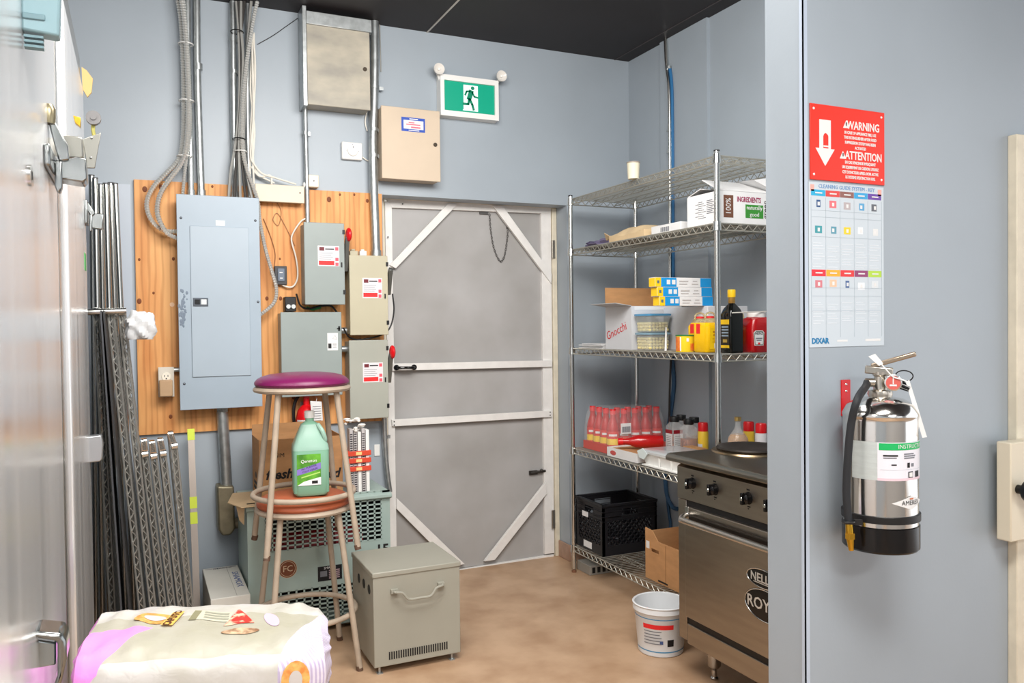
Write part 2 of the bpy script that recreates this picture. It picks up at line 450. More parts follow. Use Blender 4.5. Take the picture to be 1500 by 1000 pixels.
for (px, py, r) in [(212,277,.016),(236,274,.015),(311,273,.008),(204,380,.008),(254,379,.010),(225,429,.008),(204,441,.015),(250,610,.012),(482,292,.017),(410,379,.007),(391,437,.012),(411,437,.012),(498,285,.008),(519,285,.008),(538,294,.012),(430,582,.012)]:
    p = PY(px, py, YPL)
    part(ply, 'knot', MB().ell((p.x,YPL,p.z), (r*.7,.0012,r*.9), 12, 6), KNOT)
part(ply, 'plug', MB().cyl((PY(252,446,YPL).x,YPL-.003,PY(252,446,YPL).z), (PY(252,446,YPL).x,YPL,PY(252,446,YPL).z), .011, n=14), mat('plug_pale', (236,196,160), .5))

def boxY(x0, y0, x1, y1, Yf, Yb=YPL):
    """box whose front face fills the pixel rectangle at depth Yf"""
    X0, X1, Z0, Z1 = rectY(x0, y0, x1, y1, Yf)
    return (X0, Yf, Z0), (X1, Yb, Z1)

# breaker panel
Yf = YPL - .115
lo, hi = boxY(261, 287, 382, 598, Yf)
bp = thing('breaker_panel', 'tall blue-grey breaker panel with a hinged inner door on the plywood', 'electrical panel', ((lo[0]+hi[0])/2, Yf, lo[2]))
part(bp, 'back_box', MB().bb((lo[0]+.012,Yf+.012,lo[2]+.012), (hi[0]-.012,YPL,hi[2]-.012)), GREYE)
cv = part(bp, 'cover', MB().bb((lo[0],Yf,lo[2]), (hi[0],Yf+.012,hi[2])), BLUEE, bev=.002)
a, b = boxY(280, 332, 366, 551, Yf-.006)
dr = part(bp, 'door', MB().bb((a[0],Yf-.006,a[2]), (b[0],Yf,b[2])), mat('bluegrey_door', (166,180,192), .38, noise=.04, nscale=3), bev=.002)
a, b = boxY(283, 436, 305, 448, Yf-.012)
part(dr, 'latch', MB().bb((a[0],Yf-.012,a[2]), (b[0],Yf-.006,b[2])), mat('latch_grey', (84,90,98), .4, .5), bev=.001)
for i in range(2):
    xx = a[0] + (b[0]-a[0])*(.27+.44*i); zz = (a[2]+b[2])/2
    part(dr, 'latch_slot', MB().bb((xx-.012,Yf-.0135,zz-.012), (xx+.012,Yf-.012,zz+.012)), BLACKG if i == 0 else CHROME)
for (px, py) in [(265,319),(374,323),(270,562),(378,442),(381,555)]:
    p = PY(px, py, Yf)
    part(bp, 'screw', MB().ell((p.x,Yf-.001,p.z), (.006,.003,.006), 10, 6), mat('screw_dark', (96,100,106), .4, .8))
p = PY(323, 327, Yf); part(bp, 'tape_scrap', MB().bb((p.x-.022,Yf-.0012,p.z-.012), (p.x+.02,Yf,p.z+.014)), PAPER)
sc = MB()
random.seed(3)
for i in range(60):
    p = PY(random.gauss(268.5, 2.8), random.uniform(424, 478), Yf-.0008); r = random.uniform(.003, .011)
    sc.ell((p.x,Yf-.0004,p.z), (r*.7,.0006,r), 7, 4)
scp = part(bp, 'scuff', sc, mat('scuff_dark', (112,126,142), .5)); scp['kind'] = 'stuff'

# disconnect switches
def sticker(th, x0, y0, x1, y1, Yf):
    X0, X1, Z0, Z1 = rectY(x0, y0, x1, y1, Yf); M = faceY((X0+X1)/2, Yf, (Z0+Z1)/2); W, H = X1-X0, Z1-Z0
    s = decal(th, 'warning_sticker', M, -W/2, -H/2, W/2, H/2, mat('sticker_white', (226,222,226), .5), label='white sticker with a red danger band')
    decal(s, 'brand_block', M, -W*.43, H*.26, -W*.2, H*.43, mat('print_maroon', (110,34,44), .5), lift=.0006)
    decal(s, 'danger_band', M, -W*.46, -H*.45, W*.26, -H*.24, REDP, lift=.0006)
    for k in (-.4, -.16, .36): decal(s, 'code_block', M, W*.31, H*(k-.08), W*.46, H*(k+.08), mat('print_pinkred', (226,90,104), .5), lift=.0006)
    lines(s, 'print', M, [(-W*.16,H*.31,W*.26,H*.37)], INK)
    lines(s, 'print', M, [(-W*.44,H*(.14-.1*k),W*(.2-.08*(k%2)),H*(.16-.1*k)) for k in range(4)], GREYINK)

def switch(name, label, px, m, depth, lever, redknob):
    Yf = YPL - depth
    lo, hi = boxY(*px, Yf)
    t = thing(name, label, 'disconnect switch', ((lo[0]+hi[0])/2, Yf, lo[2]), group=None)
    part(t, 'back_box', MB().bb((lo[0]+.006,Yf+.016,lo[2]+.006), (hi[0]-.006,YPL,hi[2]-.006)), m, bev=.002)
    part(t, 'cover', MB().bb((lo[0],Yf,lo[2]), (hi[0],Yf+.016,hi[2])), m, bev=.003)
    H = hi[2]-lo[2]
    for k in (.08, .82):
        part(t, 'hinge', MB().bb((hi[0]-.010,Yf-.003,hi[2]-H*k-.022), (hi[0]+.003,Yf+.012,hi[2]-H*k)), BLACK)
    part(t, 'hasp', MB().bb((hi[0]-.02,Yf-.003,lo[2]+H*.46), (hi[0]-.013,Yf,lo[2]+H*.52)), BLACK)
    # lever on the right side
    x = hi[0]
    (tx, ty), (bx, by) = lever
    A = PY(tx, ty, Yf+.03); B = PY(bx, by, Yf+.05)
    lv = MB().prism([(x+.004,Yf+.03,B.z),(x+.004,Yf+.075,B.z),(x+.004,Yf+.075,B.z+.05),(x+.004,Yf-.005,A.z),(x+.004,Yf-.02,A.z-.015)], (.02,0,0))
    part(t, 'lever', lv, mat('lever_grey', (120,124,122), .35, .7), bev=.002)
    if redknob:
        part(t, 'lever_knob', MB().ell((x+.02,Yf-.012,A.z), (.016,.03,.036), 14, 10), RED)
    return t, lo, hi, Yf
s1, lo1, hi1, Yf1 = switch('disconnect_switch', 'grey disconnect switch with a red lever knob beside the breaker panel', (446,326,505,446), GREYE, .13, ((512,345),(508,398)), True)
sticker(s1, 465.6,360,497,389.6, Yf1)
s2, lo2, hi2, Yf2 = switch('disconnect_switch', 'beige disconnect switch under the thick steel conduit', (512.4,374,568.5,490.5), mat('switch_beige', (188,182,158), .42, noise=.05, nscale=4), .13, ((574,392),(572,432)), False)
sticker(s2, 531,407,559.7,436.4, Yf2)
s3, lo3, hi3, Yf3 = switch('disconnect_switch', 'grey disconnect switch hung lowest beside the door handle', (512.4,498,569,613), mat('switch_grey', (168,170,160), .42, noise=.05, nscale=4), .13, ((575,515),(572,560)), True)
sticker(s3, 531.6,530.7,561,559.5, Yf3)

# square grey junction cabinet above the stool
Yf = YPL - .12; lo, hi = boxY(412, 457, 501, 580, Yf)
jc = thing('junction_cabinet', 'plain square grey electrical cabinet right above the purple stool', 'electrical box', ((lo[0]+hi[0])/2, Yf, lo[2]))
part(jc, 'back_box', MB().bb((lo[0]+.005,Yf+.014,lo[2]+.005), (hi[0]-.005,YPL,hi[2]-.005)), GREYE)
part(jc, 'cover', MB().bb((lo[0],Yf,lo[2]), (hi[0],Yf+.014,hi[2])), GREYE, bev=.003)
p = PY(497,481,Yf); part(jc, 'hasp', MB().bb((p.x-.006,Yf-.003,p.z-.012), (p.x+.004,Yf,p.z+.012)).bb((p.x-.012,Yf-.003,p.z-.003), (p.x+.004,Yf,p.z+.003)), BLACK)
X0, X1, Z0, Z1 = rectY(479.5,487.5,495,513, Yf); M = faceY((X0+X1)/2, Yf, (Z0+Z1)/2); W, H = X1-X0, Z1-Z0
st = decal(jc, 'sticker', M, -W/2, -H/2, W/2, H/2, PAPER)
decal(st, 'brand_block', M, -W*.42, -H*.38, -W*.12, -H*.1, INK, lift=.0006)
part(st, 'triangle_print', MB().tube([M @ Vector(q) for q in [(.0,.016,.0012),(.013,.033,.0012),(.022,.012,.0012)]], .0009, 4, closed=True), GREYINK)
lines(st, 'print', M, [(W*.0,-H*(.1+.07*k),W*.36,-H*(.12+.07*k)) for k in range(4)], GREYINK)
# nipples to the switches
for py in (484, 511):
    p = PY(506, py, YPL-.05)
    nn = single('conduit_nipple', MB().cyl((hi[0]-.005,p.y,p.z), (lo3[0]+.006,p.y,p.z), .017, n=14).cyl((hi[0],p.y,p.z), (hi[0]+.012,p.y,p.z), .023, n=6), ZINC,
           'short galvanised nipple joining grey cabinet to the '+('beige' if py == 484 else 'lowest')+' switch', 'conduit fitting')

# beige cabinets
def cabinet(label, px, Yf, lock, m, cab='wall_cabinet'):
    lo, hi = boxY(*px, Yf, YW)
    t = thing(cab, label, 'cabinet', ((lo[0]+hi[0])/2, Yf, lo[2]))
    part(t, 'body', MB().bb((lo[0]+.004,Yf+.012,lo[2]+.004), (hi[0]-.004,YW,hi[2]-.004)), m, bev=.002)
    part(t, 'door', MB().bb((lo[0],Yf,lo[2]), (hi[0],Yf+.012,hi[2])), m, bev=.003)
    p = PY(*lock, Yf)
    part(t, 'lock', MB().cyl((p.x,Yf-.004,p.z), (p.x,Yf,p.z), .011, n=14).bb((p.x-.003,Yf-.006,p.z-.007),(p.x+.003,Yf-.004,p.z+.007)), mat('lock_dark', (74,66,58), .35, .9))
    return t, lo, hi
CABSHADE = mat('beige_shaded', (188,180,162), .45, rgb2=(150,146,136), nscale=4, stretch=(1,1,2))  # darker mottle stands in for shade under the ceiling
c1, a, b = cabinet('beige metal cabinet tucked under the ceiling above the thermostat', (450,40,542,157), YW-.12, (534.5,101.5), CABSHADE)
x0, x1, z0, z1 = rectY(450, 22, 543, 41, YW-.13)
part(c1, 'top_trim', MB().bb((x0-.006,YW-.13,z0), (x1+.006,YW,min(z1,ZC-.003))), ZINC, bev=.003)
part(c1, 'side_channel', MB().bb((a[0]-.022,YW-.125,a[2]-.01), (a[0]-.001,YW,ZC-.003)), ZINC, bev=.002)
c2, a, b = cabinet('tan metal cabinet with a blue and white sticker below exit sign level', (559,158.5,645,263.5), YW-.11, (637.5,212), TANE)
X0, X1, Z0, Z1 = rectY(588,172.5,622.5,193, YW-.11); M = faceY((X0+X1)/2, YW-.11, (Z0+Z1)/2); W, H = X1-X0, Z1-Z0
st = decal(c2, 'sticker', M, -W/2, -H/2, W/2, H/2, mat('print_blue', (28,74,176), .45), label='blue bordered service sticker')
decal(st, 'sticker_panel', M, -W*.41, -H*.32, W*.43, H*.3, PAPER, lift=.0006)
lines(st, 'print', M, [(-W*.2,H*.1,W*.05,H*.17),(-W*.3,-.003,W*.3,.003),(-W*.1,-H*.25,W*.3,-H*.14)], mat('print_pink', (214,110,130), .5), lift=.0014)
lines(st, 'print', M, [(-W*.16,H*.36,W*.2,H*.43),(-W*.2,-H*.44,W*.25,-H*.38)], PAPER)

# thermostat
lo, hi = boxY(501,208,531,233.5, YW-.028, YW)
tt = thing('thermostat', 'square white dial thermostat on the wall beside conduit', 'thermostat', ((lo[0]+hi[0])/2, YW, lo[2]))
part(tt, 'plate', MB().bb(lo, hi), WHITE, bev=.006)
M = faceY((lo[0]+hi[0])/2+.002, lo[1], (lo[2]+hi[2])/2)
part(tt, 'dial', MB().lathe([(.003,.012),(.022,.012),(.028,.008),(.029,0),(.003,0)], 24, M=M), WHITE)
lines(tt, 'dial_mark', M, [(-.002,.012,.002,.022)], GREYINK, lift=.012)
lines(tt, 'dial_scale', M, [(-.034,-.002,-.030,.002),(.030,-.002,.034,.002),(-.002,.031,.002,.035)], GREYINK, lift=.0002)

# small white junction box and its fittings
lo, hi = boxY(452,255.5,467.5,274, YW-.055, YW)
jb = thing('junction_box', 'small cream junction box at the top edge of the plywood', 'electrical box', ((lo[0]+hi[0])/2, YW, lo[2]))
part(jb, 'box', MB().bb(lo, hi), mat('cream_plastic', (222,218,204), .45), bev=.005)
part(jb, 'cover_screw', MB().ell(((lo[0]+hi[0])/2,lo[1],(lo[2]+hi[2])/2), (.004,.002,.004), 8, 5), GREYINK)
part(jb, 'clip', MB().ell((lo[0]-.012,YW-.03,lo[2]+.012), (.014,.014,.018), 10, 7), WHITE)

# beige wiring trough
lo, hi = boxY(374,270.5,446,296, YPL-.06)
wt = thing('wiring_trough', 'beige metal wiring trough across top of plywood', 'wiring trough', ((lo[0]+hi[0])/2, YPL, lo[2]))
part(wt, 'cover', MB().bb(lo, (hi[0],lo[1]+.012,hi[2])), mat('trough_beige', (214,204,184), .45, noise=.06), bev=.003)
part(wt, 'body', MB().bb((lo[0]+.005,lo[1]+.012,lo[2]+.005), (hi[0]-.005,YPL,hi[2]-.005)), mat('trough_beige', (214,204,184)))
p = PY(439.5,282.5,lo[1]); part(wt, 'screw', MB().ell((p.x,p.y,p.z), (.004,.002,.004), 8, 5), BLACK)

# outlets
lo, hi = boxY(232.5,538,254.5,566, YPL-.045)
ol = thing('wall_outlet', 'ivory duplex outlet with tan adapter left of the breaker panel', 'outlet', ((lo[0]+hi[0])/2, YPL, lo[2]))
part(ol, 'box', MB().bb((lo[0],lo[1]+.006,lo[2]-.05), (hi[0],YPL,hi[2])), ZINC, bev=.003)
part(ol, 'face_plate', MB().bb((lo[0]-.002,lo[1],lo[2]-.05), (hi[0]+.002,lo[1]+.006,hi[2]+.002)), mat('ivory', (214,208,196), .4), bev=.002)
M = faceY((lo[0]+hi[0])/2, lo[1], hi[2]-.045)
part(ol, 'receptacle', MB().lathe([(.003,.004),(.02,.004),(.022,0),(.003,0)], 20, M=M), mat('ivory2', (232,226,212), .35))
lines(ol, 'slot', M, [(-.009,-.001,-.006,.009),(.006,-.001,.009,.009),(-.003,-.012,.003,-.006)], BLACK, lift=.004)
lo, hi = boxY(233.5,556.5,253,581, YPL-.085)
part(ol, 'adapter', MB().bb(lo, (hi[0],YPL-.045,hi[2])), mat('adapter_tan', (184,152,118), .45), bev=.005)
p0 = PY(256,541.5,YPL-.03); part(ol, 'nipple', MB().cyl((p0.x-.006,p0.y,p0.z), (PY(264,541,YPL-.03).x,p0.y,p0.z), .012, n=12), ZINC)

lo, hi = boxY(402.5,389.5,420.5,417, YPL-.03)
o2 = thing('range_outlet', 'dark square outlet on bare plywood between the panel and switch', 'outlet', ((lo[0]+hi[0])/2, YPL, lo[2]))
part(o2, 'plate', MB().bb(lo, hi), mat('dark_slate', (52,54,58), .4), bev=.003)
part(o2, 'receptacle', MB().bb((lo[0]+.014,lo[1]-.006,lo[2]+.018), (hi[0]-.012,lo[1],hi[2]-.012)), mat('slate_blue', (104,116,132), .4), bev=.003)
M = faceY((lo[0]+hi[0])/2, lo[1]-.006, (lo[2]+hi[2])/2)
lines(o2, 'slot', M, [(-.008,.012,.008,.017),(-.006,-.016,.008,-.012)], PAPER, lift=.0004)
lo, hi = boxY(417.5,434.5,434,456, YPL-.06)
o3 = thing('fuse_block', 'black twin fuse block standing above the square grey cabinet', 'fuse block', ((lo[0]+hi[0])/2, YPL, lo[2]))
part(o3, 'body', MB().bb(lo, hi), BLACK, bev=.004)
for k in (.28, .72):
    xx = lo[0]+(hi[0]-lo[0])*k
    part(o3, 'fuse', MB().cyl((xx,lo[1]-.01,lo[2]+.025), (xx,lo[1],lo[2]+.025), .011, n=14), CHROME)

# exit sign
Yf = YW - .065
X0, X1, Z0, Z1 = rectY(645.5, 113, 730.5, 172.5, Yf); 
ex = thing('exit_sign', 'white running man exit sign with green panel and two emergency lamps', 'exit sign', ((X0+X1)/2, YW, Z0))
fm = MB()
W, H = X1-X0, Z1-Z0; bw = .03
for lo, hi in [((X0,Yf,Z0),(X1,YW,Z0+bw)),((X0,Yf,Z1-bw),(X1,YW,Z1)),((X0,Yf,Z0+bw),(X0+bw*.75,YW,Z1-bw)),((X1-bw*.75,Yf,Z0+bw),(X1,YW,Z1-bw))]: fm.bb(lo, hi)
part(ex, 'housing', fm, WHITE)
EXG = mat('exit_green', (0,146,116), .4, emit=.25)
EXW = mat('exit_white', (226,240,238), .4, emit=.3)
pn = part(ex, 'green_panel', MB().bb((X0+bw*.7,Yf+.012,Z0+bw*.9), (X1-bw*.7,Yf+.02,Z1-bw*.9)), EXG, label='backlit green panel')
M = faceY((X0+X1)/2, Yf+.012, (Z0+Z1)/2); s_ = (Z1-Z0-2*bw)/2
# design in units where panel half height = 1
def L2(pts, th=.0006, lift=0.): return MB().prism([M @ Vector((x*s_, y*s_, lift)) for x, y in pts], M.to_3x3() @ Vector((0,0,th)))
part(pn, 'doorway_symbol', L2([(-.42,-.86),(.62,-.86),(.62,.86),(-.42,.86)], .0008), EXW)
def limb(pts, wd):
    mb = MB()
    for (x0,y0),(x1,y1) in zip(pts, pts[1:]):
        dx, dy = x1-x0, y1-y0; l = math.hypot(dx,dy); nx, ny = -dy/l*wd/2, dx/l*wd/2
        ex_, ey_ = dx/l*wd*.25, dy/l*wd*.25
        q = L2([(x0+nx-ex_,y0+ny-ey_),(x0-nx-ex_,y0-ny-ey_),(x1-nx+ex_,y1-ny+ey_),(x1+nx+ex_,y1+ny+ey_)], .0006, .0009)
        mb.add(q.v, q.f)
    return mb
man = MB()
for q in (limb([(.14,.45),(-.02,-.05)], .34), limb([(.06,.46),(-.2,.42),(-.3,.18)], .13), limb([(.2,.42),(.36,.12),(.6,.08)], .12),
          limb([(-.02,-.05),(-.08,-.42),(-.45,-.42)], .16), limb([(.02,-.08),(.2,-.42),(.3,-.76)], .17),
          L2([(.24+.13*math.cos(t),.68+.13*math.sin(t)) for t in [2*math.pi*k/16 for k in range(16)]], .0006, .0009)):
    man.add(q.v, q.f)
part(pn, 'running_figure', man, mat('exit_green_dark', (0,124,92), .4, emit=.12))
part(pn, 'floor_symbol', L2([(-.5,-.86),(.1,-.86),(.3,-.7),(.14,-.6),(-.3,-.62)], .0006, .0009), EXW)
for (px, py, sx) in [(643, 101, 1), (734.5, 111.5, -1)]:
    p = PY(px, py, Yf-.02); M2 = face((p.x,p.y,p.z), (1,0,0), (0,0,1))
    lp = part(ex, 'lamp_head', MB().lathe([(.004,-.045),(.012,-.045),(.02,-.02),(.03,-.005),(.031,.006),(.027,.004),(.012,-.008),(.004,-.012)], 24, M=M2), mat('lamp_clear', (226,222,216), .15))
    part(lp, 'bulb', MB().ell((p.x,p.y+.002,p.z), (.008,.012,.008), 10, 8), mat('bulb_white', (250,250,246), .1))
    part(ex, 'lamp_arm', MB().cyl((p.x,p.y+.03,p.z-.01), (p.x+sx*.02,p.y+.045,p.z-.045), .008, n=10), WHITE)
w_ = MB().tube([PY(643,118,YW-.008), PY(643,150,YW-.008), PY(645,168,YW-.006)], .004, 6)
single('sign_wire', w_, ZINC, 'thin grey wire hanging beside the exit sign', 'cable')

# ------------------------------------------------------------------ conduits and cables
FLEX = mat('flex_steel', (224,224,220), .3, .6)
CABLEW = mat('cable_white', (226,222,212), .5)
CABLEG = mat('cable_grey', (158,158,154), .45, .3)
CABLED = mat('cable_dark', (70,68,66), .45, .4)
def flex(pts, Y, r, label, n=10):
    P = [PY(*(q[:2]), q[2] if len(q) > 2 else Y) for q in pts]
    P = resample(catmull(P, n), .0062)
    rr = [r if i % 2 else r*.74 for i in range(len(P))]
    return single('flex_conduit', MB().tube(P, rr, 8), FLEX, label, 'conduit', smooth=False)
def cable(pts, Y, r, m, label, name='cable', n=6, group=None):
    P = catmull([PY(*(q[:2]), q[2] if len(q) > 2 else Y) for q in pts], n)
    return single(name, MB().tube(P, r, 7), m, label, 'cable', group)
def conduit(pts, Y, r, label, clips=(), m=ZINC, couplings=()):
    P = catmull([PY(*(q[:2]), q[2] if len(q) > 2 else Y) for q in pts], 6)
    t = thing('steel_conduit', label, 'conduit', tuple(P[-1]))
    part(t, 'pipe', MB().tube(P, r, 14), m)
    for (px, py) in clips:
        p = PY(px, py, Y)
        part(t, 'clip', MB().cyl((p.x,p.y,p.z-.009), (p.x,p.y,p.z+.009), r*1.14, n=14).bb((p.x,p.y+r*.2,p.z-.009), (p.x+r*2.2,p.y+r*1.1,p.z+.009)), ZINC)
    for (px, py) in couplings:
        p = PY(px, py, Y)
        part(t, 'coupling', MB().cyl((p.x,p.y,p.z-.016), (p.x,p.y,p.z+.016), r*1.22, n=14), ZINC)
    return t
def ceil_px(px, Y):
    # pixel row where the ceiling meets depth Y
    lo_, hi_ = -60., 200.
    for _ in range(40):
        m_ = (lo_+hi_)/2
        if PY(px, m_, Y).z > ZC-.002: lo_ = m_
        else: hi_ = m_
    return hi_
conduit([(548.5,ceil_px(548.5,YW-.046)),(549,90),(548,150),(546,200),(547,260),(549.5,330),(551,374)], YW-.046, .023, 'thick steel conduit dropping to the beige switch', clips=[(548.5,128),(547,190),(547,228)], couplings=[(551,371)])
conduit([(445,ceil_px(445,YW-.034)),(446,120),(449,250),(450.5,327)], YW-.034, .0125, 'slim steel conduit dropping to the grey switch', clips=[(447,195)])
conduit([(288,ceil_px(288,YW-.03)),(289,100),(291.5,190),(295,287)], YW-.04, .0175, 'steel conduit second from the left entering the panel top', couplings=[(295,283),(290,98)])
conduit([(274.5,ceil_px(274.5,YW-.04)),(276,120),(279,220),(280,287)], YW-.045, .0145, 'steel conduit half hidden by flex loops above the panel', couplings=[(280,283)])
conduit([(341,ceil_px(341,YW-.03)),(341.5,120),(343,220),(344,289)], YW-.035, .0165, 'steel conduit behind the dark cable bundle', clips=[(341,58),(342,105)], couplings=[(344,286)])
conduit([(363,ceil_px(363,YW-.03)),(362,100),(363,200),(366,289)], YW-.028, .013, 'steel conduit behind the pale cable bundle', clips=[(363,28)])
conduit([(563,612),(564,650),(567,690),(571,720)], YW-.04, .014, 'thin steel conduit running down under the lowest switch', clips=[(564,640)])

YF = YPL - .055
t0 = ceil_px(262, YF)
flex([(258,t0),(265,30),(268,90),(269,150),(268,200),(262,232),(243,254),(226,272),(216,292),(217,312),(228,330),(243,338),(262,339)], YF, .0125, 'armoured flex conduit looping widest left of the breaker panel')
flex([(263,t0),(270,30),(274,90),(275.5,150),(274,200),(268,234),(252,258),(238,278),(231,298),(232,318),(244,341),(262,350)], YF-.03, .0125, 'armoured flex conduit looping inside the widest one')
flex([(267,t0),(274,60),(278,140),(278,195),(272,240),(267,290)], YF+.012, .009, 'thin armoured flex conduit dropping straight into the panel top')
t1 = ceil_px(372, YF)
flex([(377,t1),(371,30),(363,80),(357,130),(354.5,180),(355,215),(362,250),(377,292),(381,325),(389,365),(399,400),(405,425),(400,445),(379,463)], YF-.02, .0105, 'armoured flex conduit curling down the panel right side')
for i, (pts, m, lab) in enumerate([
    ([(346,t1),(349,40),(351,90),(350,160),(344,215),(338,250),(335,289)], CABLEG, 'grey cable at the left edge of the middle bundle'),
    ([(349,t1),(352,45),(354,100),(351,170),(348,220),(345,255),(344,289)], CABLED, 'dark cable in the middle of the tied bundle'),
    ([(353,t1),(353,40),(356,90),(352,165),(350,215),(351,255),(352,290)], CABLEG, 'grey cable woven through the tied bundle'),
    ([(358,t1),(355,30),(351,70),(353,140),(352,205),(356,250),(360,290)], CABLED, 'dark cable crossing the top of the tied bundle'),
    ([(368,t1),(363,60),(360,130),(357,200),(361,250),(369,290)], CABLEG, 'grey cable on the right of the tied bundle')]):
    cable(pts, YF-.004*(i % 3), .0075, m, lab)
YC = YW - .02
for i, (pts, lab) in enumerate([
    ([(372,48),(372.5,100),(369,160),(366,220),(367,280)], 'white cable hanging left in the pale bundle'),
    ([(371,50),(374,100),(372,160),(370,220),(372,270)], 'white cable hanging right in the pale bundle'),
    ([(369,52),(370,110),(371,170),(367,225),(372,240),(384,254),(402,260),(434,270)], 'white cable sweeping right above the beige trough'),
    ([(370,60),(367,130),(373,190),(371,235),(380,256),(402,268)], 'thin white cable bending onto the trough'),
    ([(368,244),(380,258),(396,257),(398,270)], 'short white wire hooked over the trough')]):
    cable(pts, YC-.006*(i % 3)-.02, .0048, CABLEW, lab)
cable([(437,26),(420,38),(400,52),(377,65)], YW-.006, .002, CABLED, 'thin dark wire slanting across wall under the ceiling')
cable([(556,36),(557,70),(558,105)], YW-.006, .0035, CABLEG, 'thin grey wire beside the thick conduit')
cable([(449,153),(462,156),(480,156)], YW-.012, .004, CABLEW, 'white wire lying under the ceiling cabinet')
cable([(538,160),(535,178),(538,192)], YW-.012, .0035, CABLEW, 'short white wire curling beside thick conduit')
cable([(531,230),(538,235),(546,236)], YW-.01, .0035, CABLEW, 'white thermostat wire running to the conduit')
cable([(555,160),(554,215),(553,270),(555,290)], YW-.01, .004, CABLEW, 'white wire along the tan cabinet edge')
cable([(447,320),(440,325),(430,340),(427,352),(433,375),(436,395),(435,410),(428,420),(415,418),(405,408),(398,395)], YPL-.02, .0042, CABLEW, 'white cable looping over plywood beside the dark outlet')
cable([(406,297),(412,310),(408,330),(400,322),(405,312),(412,320),(425,345),(432,360)], YPL-.006, .0015, mat('wire_brown', (150,104,70), .5), 'fine brown wires straggling over the plywood')
cable([(386,320),(396,345),(403,370),(402,390)], YPL-.006, .002, mat('wire_brown', (150,104,70)), 'fine brown wire running down to dark outlet')
cable([(434,430),(440,447),(452,452),(470,448),(485,448),(494,458)], YPL-.05, .005, BLACK, 'black cable arching over the square grey cabinet')
cable([(575,430),(577,455),(572,478),(560,490),(530,497),(512,494),(503,480)], YPL-.09, .0042, BLACK, 'black cable drooping under the beige switch')
cable([(440,575),(432,590),(430,610),(434,632)], YPL-.05, .009, BLACK, 'black hose dangling beside the small extinguisher')
cable([(449,450),(458,453),(470,450)], YPL-.035, .006, mat('cable_green', (40,130,62), .5), 'short green wire above the grey cabinet')
for (px, py, m, lab, sz) in [(513.6,366,BEIGEE,'cream connector block on top of beige switch left',.03),(527,368,WHITE,'white connector block on top of beige switch',.026)]:
    p = PY(px+6, py+2, YPL-.06); single('connector_block', MB().bb((p.x-sz,p.y-.02,lo2[2]*0+hi2[2]), (p.x+sz*.4,p.y+.02,hi2[2]+.028)).bb((p.x-sz*.7,p.y-.014,hi2[2]+.028), (p.x,p.y+.014,hi2[2]+.036)), m, lab, 'connector', bev=.003)
# cable ties
for k, (px, py, rw, Yt, m) in enumerate([(272,65,.034,YF,WHITE),(273,148,.034,YF,WHITE),(347,47,.03,YF,BLACK),(350,204,.03,YF,BLACK),(352,222,.03,YF,WHITE),(270,229,.034,YF,WHITE)]):
    p = PY(px, py, Yt)
    ring = [p + Vector((math.cos(t)*rw, math.sin(t)*.034-.002, 0)) for t in [2*math.pi*j/20 for j in range(20)]]
    single('cable_tie', MB().tube(ring, .0028, 5, closed=True), m, ('white' if m == WHITE else 'black')+' cable tie around '+['left flex conduits near ceiling','left flex conduits at mid height','dark bundle near the ceiling','dark bundle low down','dark bundle just above the panel','left flex conduits at their bend'][k], 'cable tie')

# conduit body under the panel
t = thing('conduit_elbow', 'weathered grey conduit body and pipe below the breaker panel', 'conduit', tuple(PY(332,780,YW-.05)))
p0 = PY(325,596,YW-.06); p1 = PY(329,660,YW-.06); p2 = PY(332,716,YW-.06)
DULL = mat('dull_alloy', (150,142,120), .5, .8, noise=.2, nscale=20)
part(t, 'pipe', MB().tube(catmull([p0,p1,p2], 6), .028, 18), ZINC)
part(t, 'lock_nut', MB().cyl(p0+Vector((0,0,-.022)), p0+Vector((0,0,-.002)), .036, n=8), CHROME)
bod = MB().prism([PY(x, y, YW-.11) for x, y in [(318,712),(343,712),(345,775),(338,784),(326,785),(320,776)]], (0,.105,0))
part(t, 'body', bod, DULL, bev=.01, seg=3)
q = PY(345,766,YW-.06)
part(t, 'outlet', MB().cyl(q-Vector((.02,0,0)), q+Vector((.05,0,0)), .027, n=16).cyl(q+Vector((.012,0,0)), q+Vector((.03,0,0)), .033, n=8), DULL)
part(t, 'tail', MB().tube(catmull([q+Vector((.045,0,0)), q+Vector((.10,-.01,.01)), q+Vector((.16,-.02,.0))], 5), .022, 12), DULL)

# small red extinguisher hung on the plywood
p = PY(450, 640, YPL-.07); e = thing('fire_extinguisher', 'small red fire extinguisher with paper tag hanging on the plywood', 'fire extinguisher', (p.x, YPL-.06, .70))
c = (p.x, YPL-.065, .70)
part(e, 'cylinder', MB().lathe([(.004,0),(.05,0),(.054,.008),(.054,.27),(.046,.31),(.03,.33),(.02,.338),(.004,.338)], 24, c), RED)
lb = MB()
for k in range(12):
    a0, a1 = math.radians(200+k*11), math.radians(200+(k+1)*11); R = .0546
    lb.add([(c[0]+R*math.cos(a),c[1]+R*math.sin(a),z) for a, z in ((a0,.78),(a1,.78),(a1,.965),(a0,.965))], [(0,1,2,3)])
part(e, 'label', lb, PAPER)
part(e, 'valve', MB().cyl((c[0],c[1],1.036), (c[0],c[1],1.075), .016, n=14).bb((c[0]-.014,c[1]-.012,1.066),(c[0]+.014,c[1]+.012,1.084)), RED)
part(e, 'handle', MB().bb((c[0]-.02,c[1]-.01,1.084), (c[0]+.075,c[1]+.01,1.09)).bb((c[0]-.02,c[1]-.01,1.104), (c[0]+.07,c[1]+.01,1.11), Matrix.Identity(4)), RED, bev=.002)
part(e, 'bracket', MB().bb((c[0]-.02,c[1]+.05,.74), (c[0]+.02,YPL,1.05)), ZINC)
q = polyY([(454.5,587),(471,588),(473.5,624),(457.5,623)], YPL-.135)
